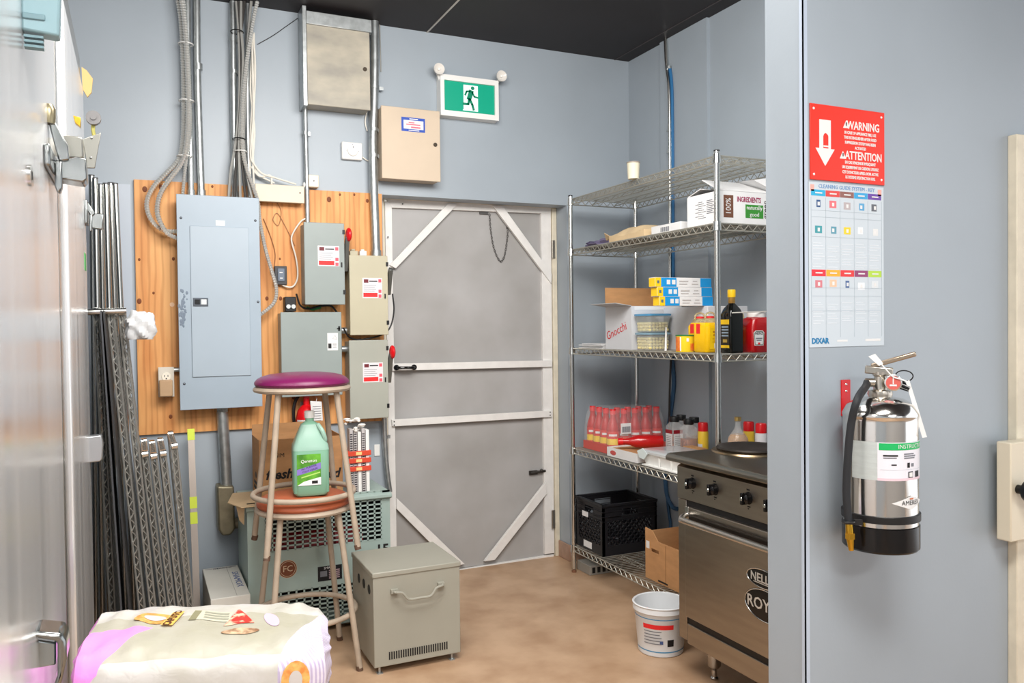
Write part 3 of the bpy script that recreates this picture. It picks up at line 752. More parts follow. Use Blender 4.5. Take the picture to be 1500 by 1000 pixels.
tg = part(e, 'tag', MB().prism(q, (0,.001,0)), PAPER, label='white paper inspection tag')
M = faceY(PY(464,604,YPL-.136).x, YPL-.1365, PY(464,604,YPL-.136).z)
lines(tg, 'print', M, [(-.02,.03-.012*k,.022,.032-.012*k) for k in range(7)], GREYINK, lift=0)
part(e, 'tag_tie', MB().tube([PY(463,588,YPL-.135), PY(464,584,YPL-.1), PY(463,582,YPL-.075)], .0015, 5), WHITE)
p = PY(459,577,YPL-.02)
# small round plug holes left of it
single('white_wall_plate', MB().bb((PY(548,660,YW).x,YW-.006,PY(546,668,YW).z), (PY(556,660,YW).x,YW,PY(546,651,YW).z)), WHITE, 'tiny white blank plate low on wall beside the lowest conduit', 'wall plate', bev=.002)
# ================================================================== THINGS ON THE FLOOR
# ---- two nested stools
def stool(label, loc, cushion, rot=0.):
    t = thing('bar_stool', label, 'stool', loc, rot, group=None)
    Hs = .665; r0, r1 = .166, .260
    for k in range(4):
        a = math.pi/4 + k*math.pi/2; c, s = math.cos(a), math.sin(a)
        L = part(t, 'leg', MB().cyl((r1*c,r1*s,.012), (r0*c,r0*s,Hs), .0125, n=14), STOOLM, local=True)
        part(L, 'foot_tip', MB().cyl((r1*c+.0017*c,r1*s+.0017*s,0), (r1*c-.004*c,r1*s-.004*s,.02), .0135, n=14), mat('foot_brown', (96,72,58), .5), local=True)
    rr = r0 + (r1-r0)*(1-.225/Hs) - .019
    part(t, 'foot_ring', MB().tube([(rr*math.cos(2*math.pi*k/48), rr*math.sin(2*math.pi*k/48), .225) for k in range(48)], .0115, 10, closed=True), STOOLM, local=True)
    part(t, 'seat_rim', MB().lathe([(.004,.655),(.185,.655),(.199,.660),(.203,.668),(.199,.677),(.185,.682),(.004,.682)], 48), STOOLM, local=True)
    part(t, 'seat_cushion', MB().lathe([(.004,.678),(.182,.678),(.193,.684),(.197,.692),(.195,.701),(.186,.711),(.168,.721),(.14,.729),(.09,.735),(.03,.737),(.004,.737)], 48), cushion, local=True)
    return t
SX, SY = .640, 3.53
stool('tan metal stool with a rust orange vinyl seat standing on the floor', (SX, SY, 0), mat('vinyl_rust', (178,92,58), .38, noise=.12, nscale=9))
stool('tan metal stool with a purple vinyl seat stacked over the orange one', (SX, SY, .508), mat('vinyl_purple', (116,24,82), .36, noise=.06, nscale=6))

# ---- green cleaner jug on the lower seat
jp = PY(455, 712, 3.47); jz = .7375
j = thing('cleaner_jug', 'clear jug of green all purpose cleaner on the orange stool seat', 'jug', (jp.x, 3.47, jz), math.radians(-6))
GRNP = mat('green_plastic', (176,214,198), .22, trans=.35, ior=1.3)
GRNL = mat('green_liquid', (150,204,176), .25, trans=.3, ior=1.33)
def rsq(wx, wy, r, n=5):
    out = []
    for qx, qy, a0 in ((1,1,0),(-1,1,90),(-1,-1,180),(1,-1,270)):
        for k in range(n):
            a = math.radians(a0+90*k/(n-1)); out.append((qx*(wx-r)+r*math.cos(a), qy*(wy-r)+r*math.sin(a)))
    return out
def loft(secs, mb=None, capb=True, capt=True):
    mb = mb or MB(); vs_ = []; fs = []; n = len(secs[0][0])
    for pts, z in secs: vs_ += [(x,y,z) for x, y in pts]
    for i in range(len(secs)-1):
        for k in range(n):
            l = (k+1) % n; fs.append((i*n+k,i*n+l,(i+1)*n+l,(i+1)*n+k))
    if capb: fs.append(tuple(range(n-1,-1,-1)))
    if capt: fs.append(tuple((len(secs)-1)*n+k for k in range(n)))
    return mb.add(vs_, fs)
part(j, 'bottle', loft([(rsq(.062,.058,.02),0),(rsq(.072,.066,.022),.012),(rsq(.073,.067,.022),.185),(rsq(.071,.065,.024),.205),(rsq(.036,.034,.022),.292),(rsq(.018,.018,.017),.305),(rsq(.017,.017,.016),.322)]), GRNL, local=True)
part(j, 'upper_wall', loft([(rsq(.0735,.0675,.022),.188),(rsq(.0715,.0655,.024),.206),(rsq(.0365,.0345,.022),.293)], capb=False, capt=False), GRNP, local=True)
part(j, 'handle', MB().tube(catmull([(.05,-.02,.205),(.058,-.045,.225),(.048,-.05,.262),(.03,-.03,.292)], 5), .0095, 9), GRNP, local=True)
part(j, 'cap', MB().lathe([(.003,.318),(.0205,.318),(.021,.322),(.021,.343),(.0185,.347),(.003,.347)], 20), WHITE, local=True)
ML = faceY(-.012, -.0676, .108)
lb = part(j, 'label', MB().bb((-.047,-.062,0), (.049,.066,.0006), ML), mat('label_green', (104,176,52), .45, rgb2=(60,120,34), nscale=20), local=True)
def jl(name, pts, m, lift): return part(lb, name, MB().prism([ML @ Vector((x,y,lift)) for x, y in pts], (0,-.0004,0)), m, local=True)
jl('purple_band', [(-.047,-.02),(-.047,.004),(.049,.03),(.049,.004)], mat('label_purple', (132,112,190), .45), .0007)
jl('white_foot', [(-.047,-.062),(.049,-.062),(.049,-.030),(-.02,-.046)], PAPER, .0007)
jl('barcode', [(.012,-.056),(.036,-.056),(.036,-.044),(.012,-.044)], INK, .0012)
jl('pale_stripe', [(-.03,-.032),(-.03,-.027),(.046,-.008),(.046,-.013)], mat('label_lime', (176,214,110), .45), .0007)
for s_, sz, x, y, ro, m in (('Qeneton', .018, .0, .038, .05, WHITE), ('ALL PURPOSE', .0105, .0, .012, .26, INK), ('TOUT USAGE', .0105, .004, -.001, .26, INK)):
    part(lb, 'lettering', textmb(s_, sz, ML @ Matrix.Translation((x,y,.0012)) @ Matrix.Rotation(ro,4,'Z'), shear=.2), m, local=True, smooth=False)

# ---- grey transformer box with handle
gx0, gx1, gy0, gy1, gz = .861, 1.249, 3.262, 3.625, .424
g = thing('transformer_box', 'low grey metal box with a bail handle on floor before the stools', 'metal box', ((gx0+gx1)/2, (gy0+gy1)/2, 0))
GB = mat('box_grey', (158,156,144), .45, noise=.05, nscale=4)
part(g, 'body', MB().bb((gx0+.004,gy0+.004,.03), (gx1-.004,gy1-.004,gz-.02)), GB, bev=.003)
part(g, 'lid', MB().bb((gx0,gy0,gz-.022), (gx1,gy1,gz)), GB, bev=.004)
hx0, hx1 = PY(577,865,gy0).x, PY(646,857,gy0).x; hz = PY(612,860,gy0).z
hm = MB().tube(catmull([(hx0,gy0+.004,hz),(hx0,gy0-.022,hz),(hx0+.03,gy0-.026,hz-.006),(hx0+.055,gy0-.028,hz-.034),((hx0+hx1)/2,gy0-.028,hz-.036),(hx1-.055,gy0-.028,hz-.034),(hx1-.03,gy0-.026,hz-.006),(hx1,gy0-.022,hz),(hx1,gy0+.004,hz)], 4), .0055, 8)
hm.bb((hx0-.014,gy0-.012,hz-.008),(hx0+.016,gy0+.004,hz+.008)); hm.bb((hx1-.016,gy0-.012,hz-.008),(hx1+.014,gy0+.004,hz+.008))
part(g, 'bail_handle', hm, GB)
x0, x1 = PY(571,960,gy0).x, PY(655,946,gy0).x; zz = PY(613,953,gy0).z
for k in range(26):
    xx = x0 + (x1-x0)*k/25
    part(g, 'vent_slot', MB().bb((xx-.0028,gy0+.0025,zz-.016), (xx+.0028,gy0+.0045,zz+.016)), BLACK)
for k in range(3):
    p = Vector((gx0+.003, gy0+.07+.085*k, gz-.085))
    part(g, 'side_hole', MB().cyl((gx0+.0025,p.y,p.z), (gx0+.0045,p.y,p.z), .02, n=16), BLACK)
for (x, y) in ((gx0+.03,gy0+.02),(gx1-.04,gy0+.02),(gx0+.03,gy1-.03),(gx1-.04,gy1-.03)):
    part(g, 'foot', MB().bb((x-.012,y-.012,0), (x+.012,y+.012,.004)).cyl((x,y,.002), (x,y,.034), .005, n=8), ZINC)

# ---- grey-green compressor unit
cx0, cx1, cyf, cyb, cz = .442, 1.108, 3.848, 4.225, .632
u = thing('compressor_unit', 'grey green condensing unit with slotted grille behind the stools', 'compressor', ((cx0+cx1)/2, (cyf+cyb)/2, 0))
CG = mat('unit_green', (160,178,172), .42, noise=.08, nscale=5)
fz0, fz1 = .045, cz-.03
gxa, gxb = PY(387,760,cyf).x, PY(559,760,cyf).x
gza, gzb = PY(470,800,cyf).z, PY(470,727,cyf).z
hxa, hxb = PY(400,890,cyf).x, PY(566,890,cyf).x
hza, hzb = PY(480,915,cyf).z, PY(480,857,cyf).z
fp = MB()                                             # front skin with two openings
fp.bb((cx0,cyf,fz0), (cx1,cyf+.004,hza)); fp.bb((cx0,cyf,hzb), (cx1,cyf+.004,gza)); fp.bb((cx0,cyf,gzb), (cx1,cyf+.004,fz1))
fp.bb((cx0,cyf,hza), (hxa,cyf+.004,hzb)); fp.bb((hxb,cyf,hza), (cx1,cyf+.004,hzb))
fp.bb((cx0,cyf,gza), (gxa,cyf+.004,gzb)); fp.bb((gxb,cyf,gza), (cx1,cyf+.004,gzb))
part(u, 'front_panel', fp, CG, smooth=False)
def grille(xa, xb, za, zb, nx, nz):
    mb = MB()
    for k in range(nx+1):
        x = xa+(xb-xa)*k/nx; mb.bb((x-.004,cyf-.001,za), (x+.004,cyf+.004,zb))
    for k in range(nz+1):
        z = za+(zb-za)*k/nz; mb.bb((xa,cyf-.001,z-.0035), (xb,cyf+.004,z+.0035))
    return part(u, 'grille', mb, CG, smooth=False)
grille(gxa, gxb, gza, gzb, 16, 11); grille(hxa, hxb, hza, hzb, 15, 9)
part(u, 'cabinet', MB().bb((cx0,cyf+.004,fz0), (cx0+.006,cyb,fz1)).bb((cx1-.006,cyf+.004,fz0), (cx1,cyb,fz1)).bb((cx0+.006,cyb-.006,fz0), (cx1-.006,cyb,fz1)).bb((cx0+.006,cyf+.004,fz0), (cx1-.006,cyb-.006,fz0+.006)), CG, smooth=False)
part(u, 'top_lid', MB().prism([(cx0-.006,cyf-.02,cz-.022),(cx0-.006,cyf-.02,cz-.008),(cx0-.006,cyf-.006,cz),(cx0-.006,cyb,cz),(cx0-.006,cyb,cz-.03),(cx0-.006,cyf-.006,cz-.03)], (cx1-cx0+.012,0,0)), CG, bev=.002)
RB = mat('motor_red', (150,28,34), .4)
part(u, 'motor', MB().cyl((.52,4.05,.36), (1.0,4.05,.36), .10, n=20).cyl((.60,4.05,.36), (.62,4.05,.36), .125, n=20).cyl((.86,4.05,.36), (.88,4.05,.36), .125, n=20), RB)
part(u, 'dark_liner', MB().bb((cx0+.008,cyf+.16,fz0+.008), (cx1-.008,cyf+.164,fz1-.01)), mat('liner_black', (16,16,17), .8))
for (x, y) in ((cx0+.05,cyf+.05),(cx1-.05,cyf+.05),(cx0+.05,cyb-.05),(cx1-.05,cyb-.05)):
    part(u, 'foot', MB().bb((x-.03,y-.03,0), (x+.03,y+.03,fz0)), BLACK)
p = PY(421.5,833,cyf); M = faceY(p.x,cyf,p.z)
BRN = mat('emblem_brown', (120,66,40), .5)
em = part(u, 'round_emblem', MB().lathe([(.002,.0008),(.041,.0008),(.041,0),(.002,0)], 32, M=M), BRN, label='round brown maker emblem')
for R in (.034, .041): part(em, 'emblem_ring', MB().tube([M @ Vector((R*math.cos(2*math.pi*k/40), R*math.sin(2*math.pi*k/40), .001)) for k in range(40)], .0012, 4, closed=True), mat('emblem_cream', (214,190,160), .5))
lettering(em, 'FC', .04, M, mat('emblem_cream', (214,190,160)), lift=.0012)
X0, X1, Z0, Z1 = rectY(465.5,828,501,849.5,cyf); M = faceY((X0+X1)/2,cyf,(Z0+Z1)/2); W, H = X1-X0, Z1-Z0
npz = decal(u, 'rating_plate', M, -W/2, -H/2, W/2, H/2, mat('plate_black', (30,30,34), .4), label='black rating plate')
lettering(npz, 'SMARTE', .016, M @ Matrix.Translation((0,H*.36,0)), PAPER)
decal(npz, 'plate_symbol', M, -W*.4, -H*.2, -W*.12, H*.18, GREYINK, lift=.0006)
lines(npz, 'print', M, [(-.005,H*.15-.009*k,W*.4,H*.15-.009*k+.004) for k in range(5)], mat('plate_print', (190,160,166), .5))
p = PY(563,800,cyf); lettering(u, '15', .06, faceY(p.x-.01,cyf,p.z-.012), INK, wide=1.1, bold=.002)

# ---- cardboard carton on the compressor, with loose flaps sheet
def carton(t, X0, X1, Y0, Y1, Z0, Z1, m, th=.004, flaps=(), inner=None):
    """open-top carton walls as one shell; flaps = list of (edge, angle deg, length)"""
    mb = MB()
    mb.bb((X0,Y0,Z0),(X1,Y1,Z0+th)); mb.bb((X0,Y0,Z0+th),(X1,Y0+th,Z1)); mb.bb((X0,Y1-th,Z0+th),(X1,Y1,Z1))
    mb.bb((X0,Y0+th,Z0+th),(X0+th,Y1-th,Z1)); mb.bb((X1-th,Y0+th,Z0+th),(X1,Y1-th,Z1))
    part(t, 'box', mb, m, smooth=False)
    for e, ang, ln, mm in flaps:
        a = math.radians(ang); c, s = math.cos(a)*ln, math.sin(a)*ln      # ang measured up from flat, outward
        if e == 'x0': q = [(X0,Y0,Z1),(X0,Y1,Z1),(X0-c,Y1,Z1+s),(X0-c,Y0,Z1+s)]
        if e == 'x1': q = [(X1,Y0,Z1),(X1,Y1,Z1),(X1+c,Y1,Z1+s),(X1+c,Y0,Z1+s)]
        if e == 'y0': q = [(X0,Y0,Z1),(X1,Y0,Z1),(X1,Y0-c,Z1+s),(X0,Y0-c,Z1+s)]
        if e == 'y1': q = [(X0,Y1,Z1),(X1,Y1,Z1),(X1,Y1+c,Z1+s),(X0,Y1+c,Z1+s)]
        a_, b_, c_ = Vector(q[0]), Vector(q[1]), Vector(q[3])
        nn = (b_-a_).cross(c_-a_).normalized()
        part(t, 'flap', MB().prism(q, nn*.003), mm or m, smooth=False)
bx0, bx1, by0, by1, bz0 = PY(380,690,3.93).x, PY(502,690,3.93).x, 3.93, 4.18, cz+.001
bz1 = PY(430,642,3.93).z
c_ = thing('produce_carton', 'brown cardboard produce carton standing on the condensing unit', 'carton', ((bx0+bx1)/2, 4.06, bz0))
carton(c_, bx0, bx1, by0, by1, bz0, bz1, CARD, flaps=[('y1',95,.05,None)])
zf = PY(400,703,by0).z
M = faceY((bx0+bx1)/2, by0, bz0)
lettering(c_, 'fresh', .062, faceY(PY(409,697,by0).x,by0,PY(409,695,by0).z), INK, shear=.25, bold=.002)
lettering(c_, 'ed', .062, faceY(PY(488,697,by0).x,by0,PY(488,693,by0).z), INK, shear=.25, bold=.002)
lettering(c_, 'GIM', .028, faceY(PY(409,668,by0).x,by0,PY(409,667,by0).z), INK)
part(c_, 'side_print', MB().bb((bx0-.0006,by0+.06,bz0+.03), (bx0,by1-.05,bz0+.045)).bb((bx0-.0006,by0+.06,bz0+.055), (bx0,by1-.06,bz0+.07)).ell((bx0,(by0+by1)/2,bz0+.1), (.0006,.025,.016), 12, 6), INK)
s = thing('cardboard_sheet', 'pale torn cardboard sheet jutting over the left edge of the unit', 'cardboard', tuple(PY(365,702,3.86)))
part(s, 'sheet', MB().prism([(cx0-.075,3.93,cz+.0015),(cx0-.03,3.80,cz+.0015),(bx0+.06,3.805,cz+.0015),(bx0+.06,3.925,cz+.0015),(bx0-.004,3.925,cz+.0015),(bx0-.004,4.15,cz+.0015),(cx0-.03,4.15,cz+.0015)], (0,0,.004)), CARDE)
part(s, 'torn_flap', MB().prism([(cx0-.045,3.86,cz),(cx0-.012,3.83,cz),(cx0-.012,3.86,cz-.09),(cx0-.03,3.88,cz-.07)], (.0,.004,0)), CARDE)

# ---- bundle of white rails held by orange straps
x0, x1, z0, z1 = rectY(511,632,541,726, 3.80); z0 = cz+.001; z1 = PY(526,626,3.9).z; yb = 3.858
x0, x1 = PY(512,670,yb).x, PY(541.5,670,yb).x
rb = thing('rail_bundle', 'bundle of white slotted rails strapped with orange clips on the unit', 'rails', ((x0+x1)/2, yb, z0))
for k in range(5):
    xx = x0 + (x1-x0)*(k+.5)/5; ww = (x1-x0)/5*.8
    R = part(rb, 'rail', MB().bb((xx-ww/2,yb,z0), (xx+ww/2,yb+.05,z1-.008*(k%3))), WHITE if k in (2,4) else mat('rail_grey', (190,186,186), .4))
    if k in (0, 1, 3):
        mb = MB(); nz = 26
        for q in range(nz):
            zz = z0+.012+(z1-z0-.03)*q/nz; mb.bb((xx-ww*.38,yb-.0006,zz), (xx+ww*.38,yb+.001,zz+.0055))
        part(R, 'slot', mb, mat('slot_dark', (54,50,56), .6))['kind'] = 'stuff'
ORG = mat('strap_orange', (214,74,50), .45)
for py in (663.5, 674, 686):
    zz = PY(527, py, yb).z
    S_ = part(rb, 'strap', MB().bb((x0-.012,yb-.008,zz-.0115), (x1+.006,yb+.056,zz+.0115)), ORG, bev=.002)
    part(S_, 'strap_label', MB().bb((x0+.03,yb-.0086,zz-.007), (x0+.058,yb-.008,zz+.007)), mat('strap_label', (244,210,140), .5))
random.seed(5); wr = MB()
for k in range(16):
    c0 = Vector((random.uniform(x0-.02,x1-.03), yb+random.uniform(-.005,.04), z1+random.uniform(-.01,.05)))
    wr.ell(c0, (random.uniform(.008,.02),.008,random.uniform(.004,.009)), 6, 4)
part(rb, 'plastic_wrap', wr, mat('wrap_film', (232,228,222), .15), smooth=False)['kind'] = 'stuff'

# ---- white carton lying against the wall
M = face((.270,3.83,.275), (1,0,0), (0,1,0))
cn = thing('flat_carton', 'flat white shipping carton leaning on the wall beside the unit', 'carton', tuple(M.translation))
Wc, Hc = .163, .36
part(cn, 'box', MB().bb((0,-.13,-.275), (Wc,Hc,0), M), mat('carton_offwhite', (206,204,196), .7, noise=.05), bev=.003)
part(cn, 'seam', MB().bb((Wc*.66,-.12,0), (Wc*.67,Hc-.01,.0006), M), mat('seam_grey', (150,148,142), .7))
part(cn, 'end_tape', MB().bb((.01,Hc-.022,0), (Wc-.01,Hc-.016,.0006), M), GREYINK)
part(cn, 'end_lettering', textmb('NEXKITO', .02, M @ Matrix.Translation((Wc*.55,Hc-.028,.0008))), mat('print_dark', (60,60,66), .6), smooth=False)
part(cn, 'side_lettering', textmb('SHAMOX', .04, M @ Matrix.Translation((Wc*.83,.12,.0008)) @ Matrix.Rotation(-1.57,4,'Z'), wide=1.5), mat('print_navy', (70,90,140), .6), smooth=False)

# ---- steel bar with yellow tape
A = PY(279.5,628,4.24); B = PY(288.5,888,4.06); d = (B-A); B = A + d*((A.z-.002)/(A.z-B.z))
fb = thing('steel_bar', 'flat steel bar wrapped in neon yellow tape leaning on wall', 'bar', tuple(B))
part(fb, 'bar', MB().bar(B, A, .03, .008, up=(0,1,0)), mat('bar_dull', (150,140,132), .45, .6))
YT = mat('tape_neon', (206,222,58), .5)
for a_, b_ in ((0,.06),(.36,.42),(.44,.50)):
    part(fb, 'tape_band', MB().bar(A.lerp(B,a_*.93), A.lerp(B,b_*.93), .0325, .0105, up=(0,1,0)), YT)

# ---- white pail
pc = Vector((2.075,2.975,0)); 
pl = thing('plastic_pail', 'white plastic pail with red and blue printing in front of range leg', 'pail', tuple(pc))
rb_, rt_, hp = .098, .117, .215
part(pl, 'body', MB().lathe([(.004,0),(rb_-.004,0),(rb_,.004),(rt_-.004,hp-.035),(rt_,hp-.03),(rt_+.004,hp-.026),(rt_+.002,hp-.006),(rt_+.006,hp),(rt_+.001,hp+.003),(rt_-.004,hp),(rb_-.004,.008),(.004,.008)], 48, tuple(pc)), mat('pail_white', (226,228,230), .35))
def band(parent, name, c, z0, z1, a0, a1, m, R0, R1, n=16, off=.0008):
    mb = MB()
    for k in range(n):
        A0, A1 = math.radians(a0+(a1-a0)*k/n), math.radians(a0+(a1-a0)*(k+1)/n)
        mb.add([(c[0]+r*math.cos(a),c[1]+r*math.sin(a),c[2]+z) for a, z, r in ((A0,z0,R0+off),(A1,z0,R0+off),(A1,z1,R1+off),(A0,z1,R1+off))], [(0,1,2,3)])
    return part(parent, name, mb, m)
def pr(z): return rb_ + (rt_-.004-rb_)*(z-.004)/(hp-.039)
va = math.degrees(math.atan2(-pc.y, -pc.x))          # towards the photographer
BL = mat('print_skyblue', (74,146,190), .5)
band(pl, 'blue_stripe', pc, .022, .027, va-90, va+90, BL, pr(.022), pr(.027)); band(pl, 'blue_stripe', pc, .165, .169, va-90, va+90, BL, pr(.165), pr(.169))
band(pl, 'red_band', pc, .125, .145, va-42, va+30, REDP, pr(.125), pr(.145))
for k in range(5): band(pl, 'print_line', pc, .112-.013*k, .116-.013*k, va-40, va+(2-4*(k%2)), GREYINK, pr(.11), pr(.116))
band(pl, 'barcode', pc, .05, .08, va+16, va+32, INK, pr(.05), pr(.08)); band(pl, 'round_mark', pc, .06, .075, va-2, va+6, mat('print_navy', (70,90,140)), pr(.06), pr(.075))

# ---- small grey grating under the shelving
p = PZ(868,832,0)
gt = thing('floor_grating', 'small slotted grey vent box on floor under the bottom shelf', 'vent box', (2.47,4.05,0))
part(gt, 'box', MB().bb((2.33,4.03,0), (2.55,4.18,.055)), mat('vent_grey', (150,146,138), .5), bev=.003)
for k in range(6): part(gt, 'slot', MB().bb((2.345+.034*k,4.0292,.012), (2.365+.034*k,4.0302,.045)), BLACK)
# ================================================================== WIRE SHELVING AND WHAT STANDS ON IT
def wire_shelf_parts(parent, Lx, Ly, pitch=.026, local=True, M=None, dk=False, deckname='wire_deck', nest=False):
    """wire shelf in local coords: x 0..Lx, y 0..Ly, top of deck z=0; long edges along y"""
    mw = DKWIRE if dk else WIREM
    T = M if M is not None else Matrix.Identity(4)
    kt, kd, hd = (1.3, .62, .020) if dk else (1., 1., .030)
    out = []
    def edge(p0, p1, parent):
        p0, p1 = Vector(p0), Vector(p1); d = (p1-p0); n = max(4, int(d.length/.0245)); mb = MB()
        mb.tube([p0+Vector((0,0,-.003)), p1+Vector((0,0,-.003))], .0032*kt, 6); mb.tube([p0+Vector((0,0,-.003-hd)), p1+Vector((0,0,-.003-hd))], .0032*kt, 6)
        zz = [p0+d*(k/(n*1.)) + Vector((0,0,-.005 if k % 2 else -.001-hd)) for k in range(n+1)]
        mb.tube(zz, .0024*kt, 5)
        mb.v = [T @ v for v in mb.v]
        return part(parent, 'truss_edge', mb, mw, local=local)
    mb = MB(); n = int(Ly/pitch)
    for k in range(1, n):
        y = Ly*k/n; mb.tube([(.0,y,-.001), (Lx,y,-.001)], .0019*kd, 5)
    for k in (1, 2):
        x = Lx*k/3; mb.tube([(x,0,-.005), (x,Ly,-.005)], .0028, 5)
        m = max(4, int(Ly/.05)); mb.tube([(x,Ly*q/m,-.007 if q % 2 else .004-hd) for q in range(m+1)], .002, 4)
        mb.tube([(x,0,.004-hd), (x,Ly,.004-hd)], .0028, 5)
    mb.v = [T @ v for v in mb.v]
    deck = part(parent, deckname, mb, mw, local=local)
    if nest: parent = deck
    for a, b in (((0,0,0),(0,Ly,0)), ((Lx,0,0),(Lx,Ly,0)), ((0,0,0),(Lx,0,0)), ((0,Ly,0),(Lx,Ly,0))): edge(a, b, parent)
    return deck
SXF, SXB, SYN, SYF = 2.285, 2.727, 2.832, 4.135
SZ = [2.158, 1.868, 1.300, .724, .155]
su = thing('wire_shelving', 'five tier chrome wire shelving unit along the side wall', 'shelving unit', ((SXF+SXB)/2, (SYN+SYF)/2, 0))
for x in (SXF, SXB):
    for y in (SYN, SYF):
        po = part(su, 'post', MB().cyl((x,y,.02), (x,y,2.172), .0127, n=16), CHROME)
        part(po, 'cap', MB().lathe([(.003,0),(.0132,0),(.013,.006),(.003,.009)], 16, (x,y,2.172)), BLACK)
        part(po, 'foot', MB().lathe([(.003,0),(.014,0),(.014,.01),(.008,.012),(.008,.025),(.003,.025)], 14, (x,y,0)), mat('foot_rust', (122,84,62), .6))
for z in SZ:
    ob = wire_shelf_parts(su, SXB-SXF, SYF-SYN, local=False, M=Matrix.Translation((SXF,SYN,z)), deckname='shelf', nest=True)
    for x in (SXF, SXB):
        for y in (SYN, SYF):
            part(ob, 'collar', MB().lathe([(.0128,-.036),(.020,-.036),(.0165,.004),(.0128,.004)], 14, (x,y,z), cap=False), CHROME)

# ---------- top shelf
p = PZ(920.5,262,SZ[0])
cp = thing('paper_cup', 'cream paper cup on the top wire shelf', 'cup', (p.x+.03,p.y,SZ[0]+.001))
part(cp, 'cup', MB().lathe([(.003,0),(.028,0),(.032,.075),(.033,.078),(.030,.078),(.026,.004),(.003,.004)], 24), mat('cup_cream', (226,220,196), .5), local=True)
part(cp, 'lid', MB().lathe([(.003,.078),(.034,.078),(.034,.084),(.003,.085)], 24), mat('cup_lid', (150,140,128), .5), local=True)

# ---------- second shelf
zS = SZ[1]+.0015
# purple cloth
def lump(name, label, cat, c, r, m, seed, n=26, rough=.25):
    random.seed(seed); mb = MB(); mb.ell((0,0,0), (1,1,1), n, n//2)
    ph = [random.uniform(0,6.28) for _ in range(9)]
    for i, v in enumerate(mb.v):
        f = 1 + rough*(math.sin(v.x*5+ph[0])*math.cos(v.y*4+ph[1]) + .6*math.sin(v.z*7+v.x*6+ph[2]) + .4*math.sin(v.y*11+v.z*9+ph[3]))
        q = Vector((v.x*r[0]*f, v.y*r[1]*f, v.z*r[2]*f)); q.z = max(q.z, -r[2]*.8)
        mb.v[i] = q + Vector(c) + Vector((0,0,r[2]*.8))
    return single(name, mb, m, label, cat)
lump('cloth', 'purple grey folded cloth at the far end of the second shelf', 'cloth', (2.40,3.965,zS), (.08,.10,.022), mat('cloth_mauve', (120,112,142), .9, noise=.2, nscale=12), 4)
pk = thing('padded_envelope', 'tan padded paper envelope lying on second shelf', 'envelope', (2.42,3.60,zS))
mb = MB(); nu, nv = 18, 12; vs_ = []; fs = []
for i in range(nu+1):
    for k in range(nv+1):
        uu, vv = i/nu*2-1, k/nv*2-1
        h = .046*(1-abs(uu)**3)*(1-abs(vv)**3) + .003*math.sin(uu*9+vv*3)*(1-uu*uu)
        vs_.append((2.415+vv*.10, 3.60+uu*.165, zS+.028+h+.012*uu*uu))
no = len(vs_); vs_ += [(x,y,zS+.001 if True else z) for x,y,z in vs_]
def idx(i,k): return i*(nv+1)+k
for i in range(nu):
    for k in range(nv):
        fs.append((idx(i,k),idx(i+1,k),idx(i+1,k+1),idx(i,k+1))); fs.append((no+idx(i,k),no+idx(i,k+1),no+idx(i+1,k+1),no+idx(i+1,k)))
for i in range(nu):
    fs.append((idx(i,0),no+idx(i,0),no+idx(i+1,0),idx(i+1,0))); fs.append((idx(i,nv),idx(i+1,nv),no+idx(i+1,nv),no+idx(i,nv)))
for k in range(nv):
    fs.append((idx(0,k),idx(0,k+1),no+idx(0,k+1),no+idx(0,k))); fs.append((idx(nu,k),no+idx(nu,k),no+idx(nu,k+1),idx(nu,k+1)))
mb.add(vs_, fs); part(pk, 'envelope', mb, mat('kraft_paper', (218,192,152), .7, noise=.08, nscale=10))
part(pk, 'torn_end', MB().prism([(2.32,3.75,zS+.03),(2.30,3.79,zS+.055),(2.33,3.82,zS+.02),(2.36,3.775,zS+.018)], (.0,0,.003)), CARDE)
bx = thing('barcode_box', 'flat white box with a barcode next to the envelope', 'box', (2.43,3.30,zS))
part(bx, 'box', MB().bb((2.335,3.16,zS), (2.52,3.40,zS+.045)), PAPER, bev=.002)
M = faceX(2.335,3.28,zS+.022)
decal(bx, 'barcode_label', M, -.045, -.015, .035, .015, WHITE); lines(bx, 'barcode', M, [(-.04+.006*k,-.011,-.037+.006*k+.001*(k%3),.011) for k in range(12)], GREYINK)
# 100% box
X0, Yn, Yf_, X1 = 2.318, 2.862, 3.085, 2.70
zb1 = PX(1030,284,X0).z
ib = thing('ingredients_box', 'white open carton printed INGREDIENTS and naturally good on second shelf', 'carton', ((X0+X1)/2, (Yn+Yf_)/2, zS))
carton(ib, X0, X1, Yn, Yf_, zS, zb1, PAPER, flaps=[('y0',152,.13,None),('y1',165,.10,None),('x1',50,.08,None)])
part(ib, 'loose_paper', MB().prism([(2.52,Yn+.01,zb1+.06),(2.62,Yn+.005,zb1+.075),(2.70,Yn-.02,zb1+.005),(2.64,Yn-.02,zb1+.002)], (0,.12,.01)), PAPER)
H = zb1-zS
M = faceY(X0, Yn, zS)
def pxm(px, py): 
    q = PY(px, py, Yn); return q.x-X0, q.z-zS
a = pxm(1060,318); b = pxm(1074,286)
blk = decal(ib, 'brown_block', M, a[0], a[1], b[0], b[1], mat('print_brown', (112,74,56), .6))
lettering(blk, '100%', .040, M @ Matrix.Translation(((a[0]+b[0])/2,(a[1]+b[1])/2,.0006)) @ Matrix.Rotation(math.pi/2,4,'Z'), PAPER, wide=.85)
a = pxm(1097,293); lettering(ib, 'INGREDIENTS', .032, M @ Matrix.Translation((a[0],a[1],0)), mat('print_plum', (150,40,84), .6), wide=.68, bold=.0006)
a = pxm(1092,319); b = pxm(1118,301); gb = decal(ib, 'green_block', M, a[0], a[1], b[0], b[1], mat('print_green', (56,138,50), .6))
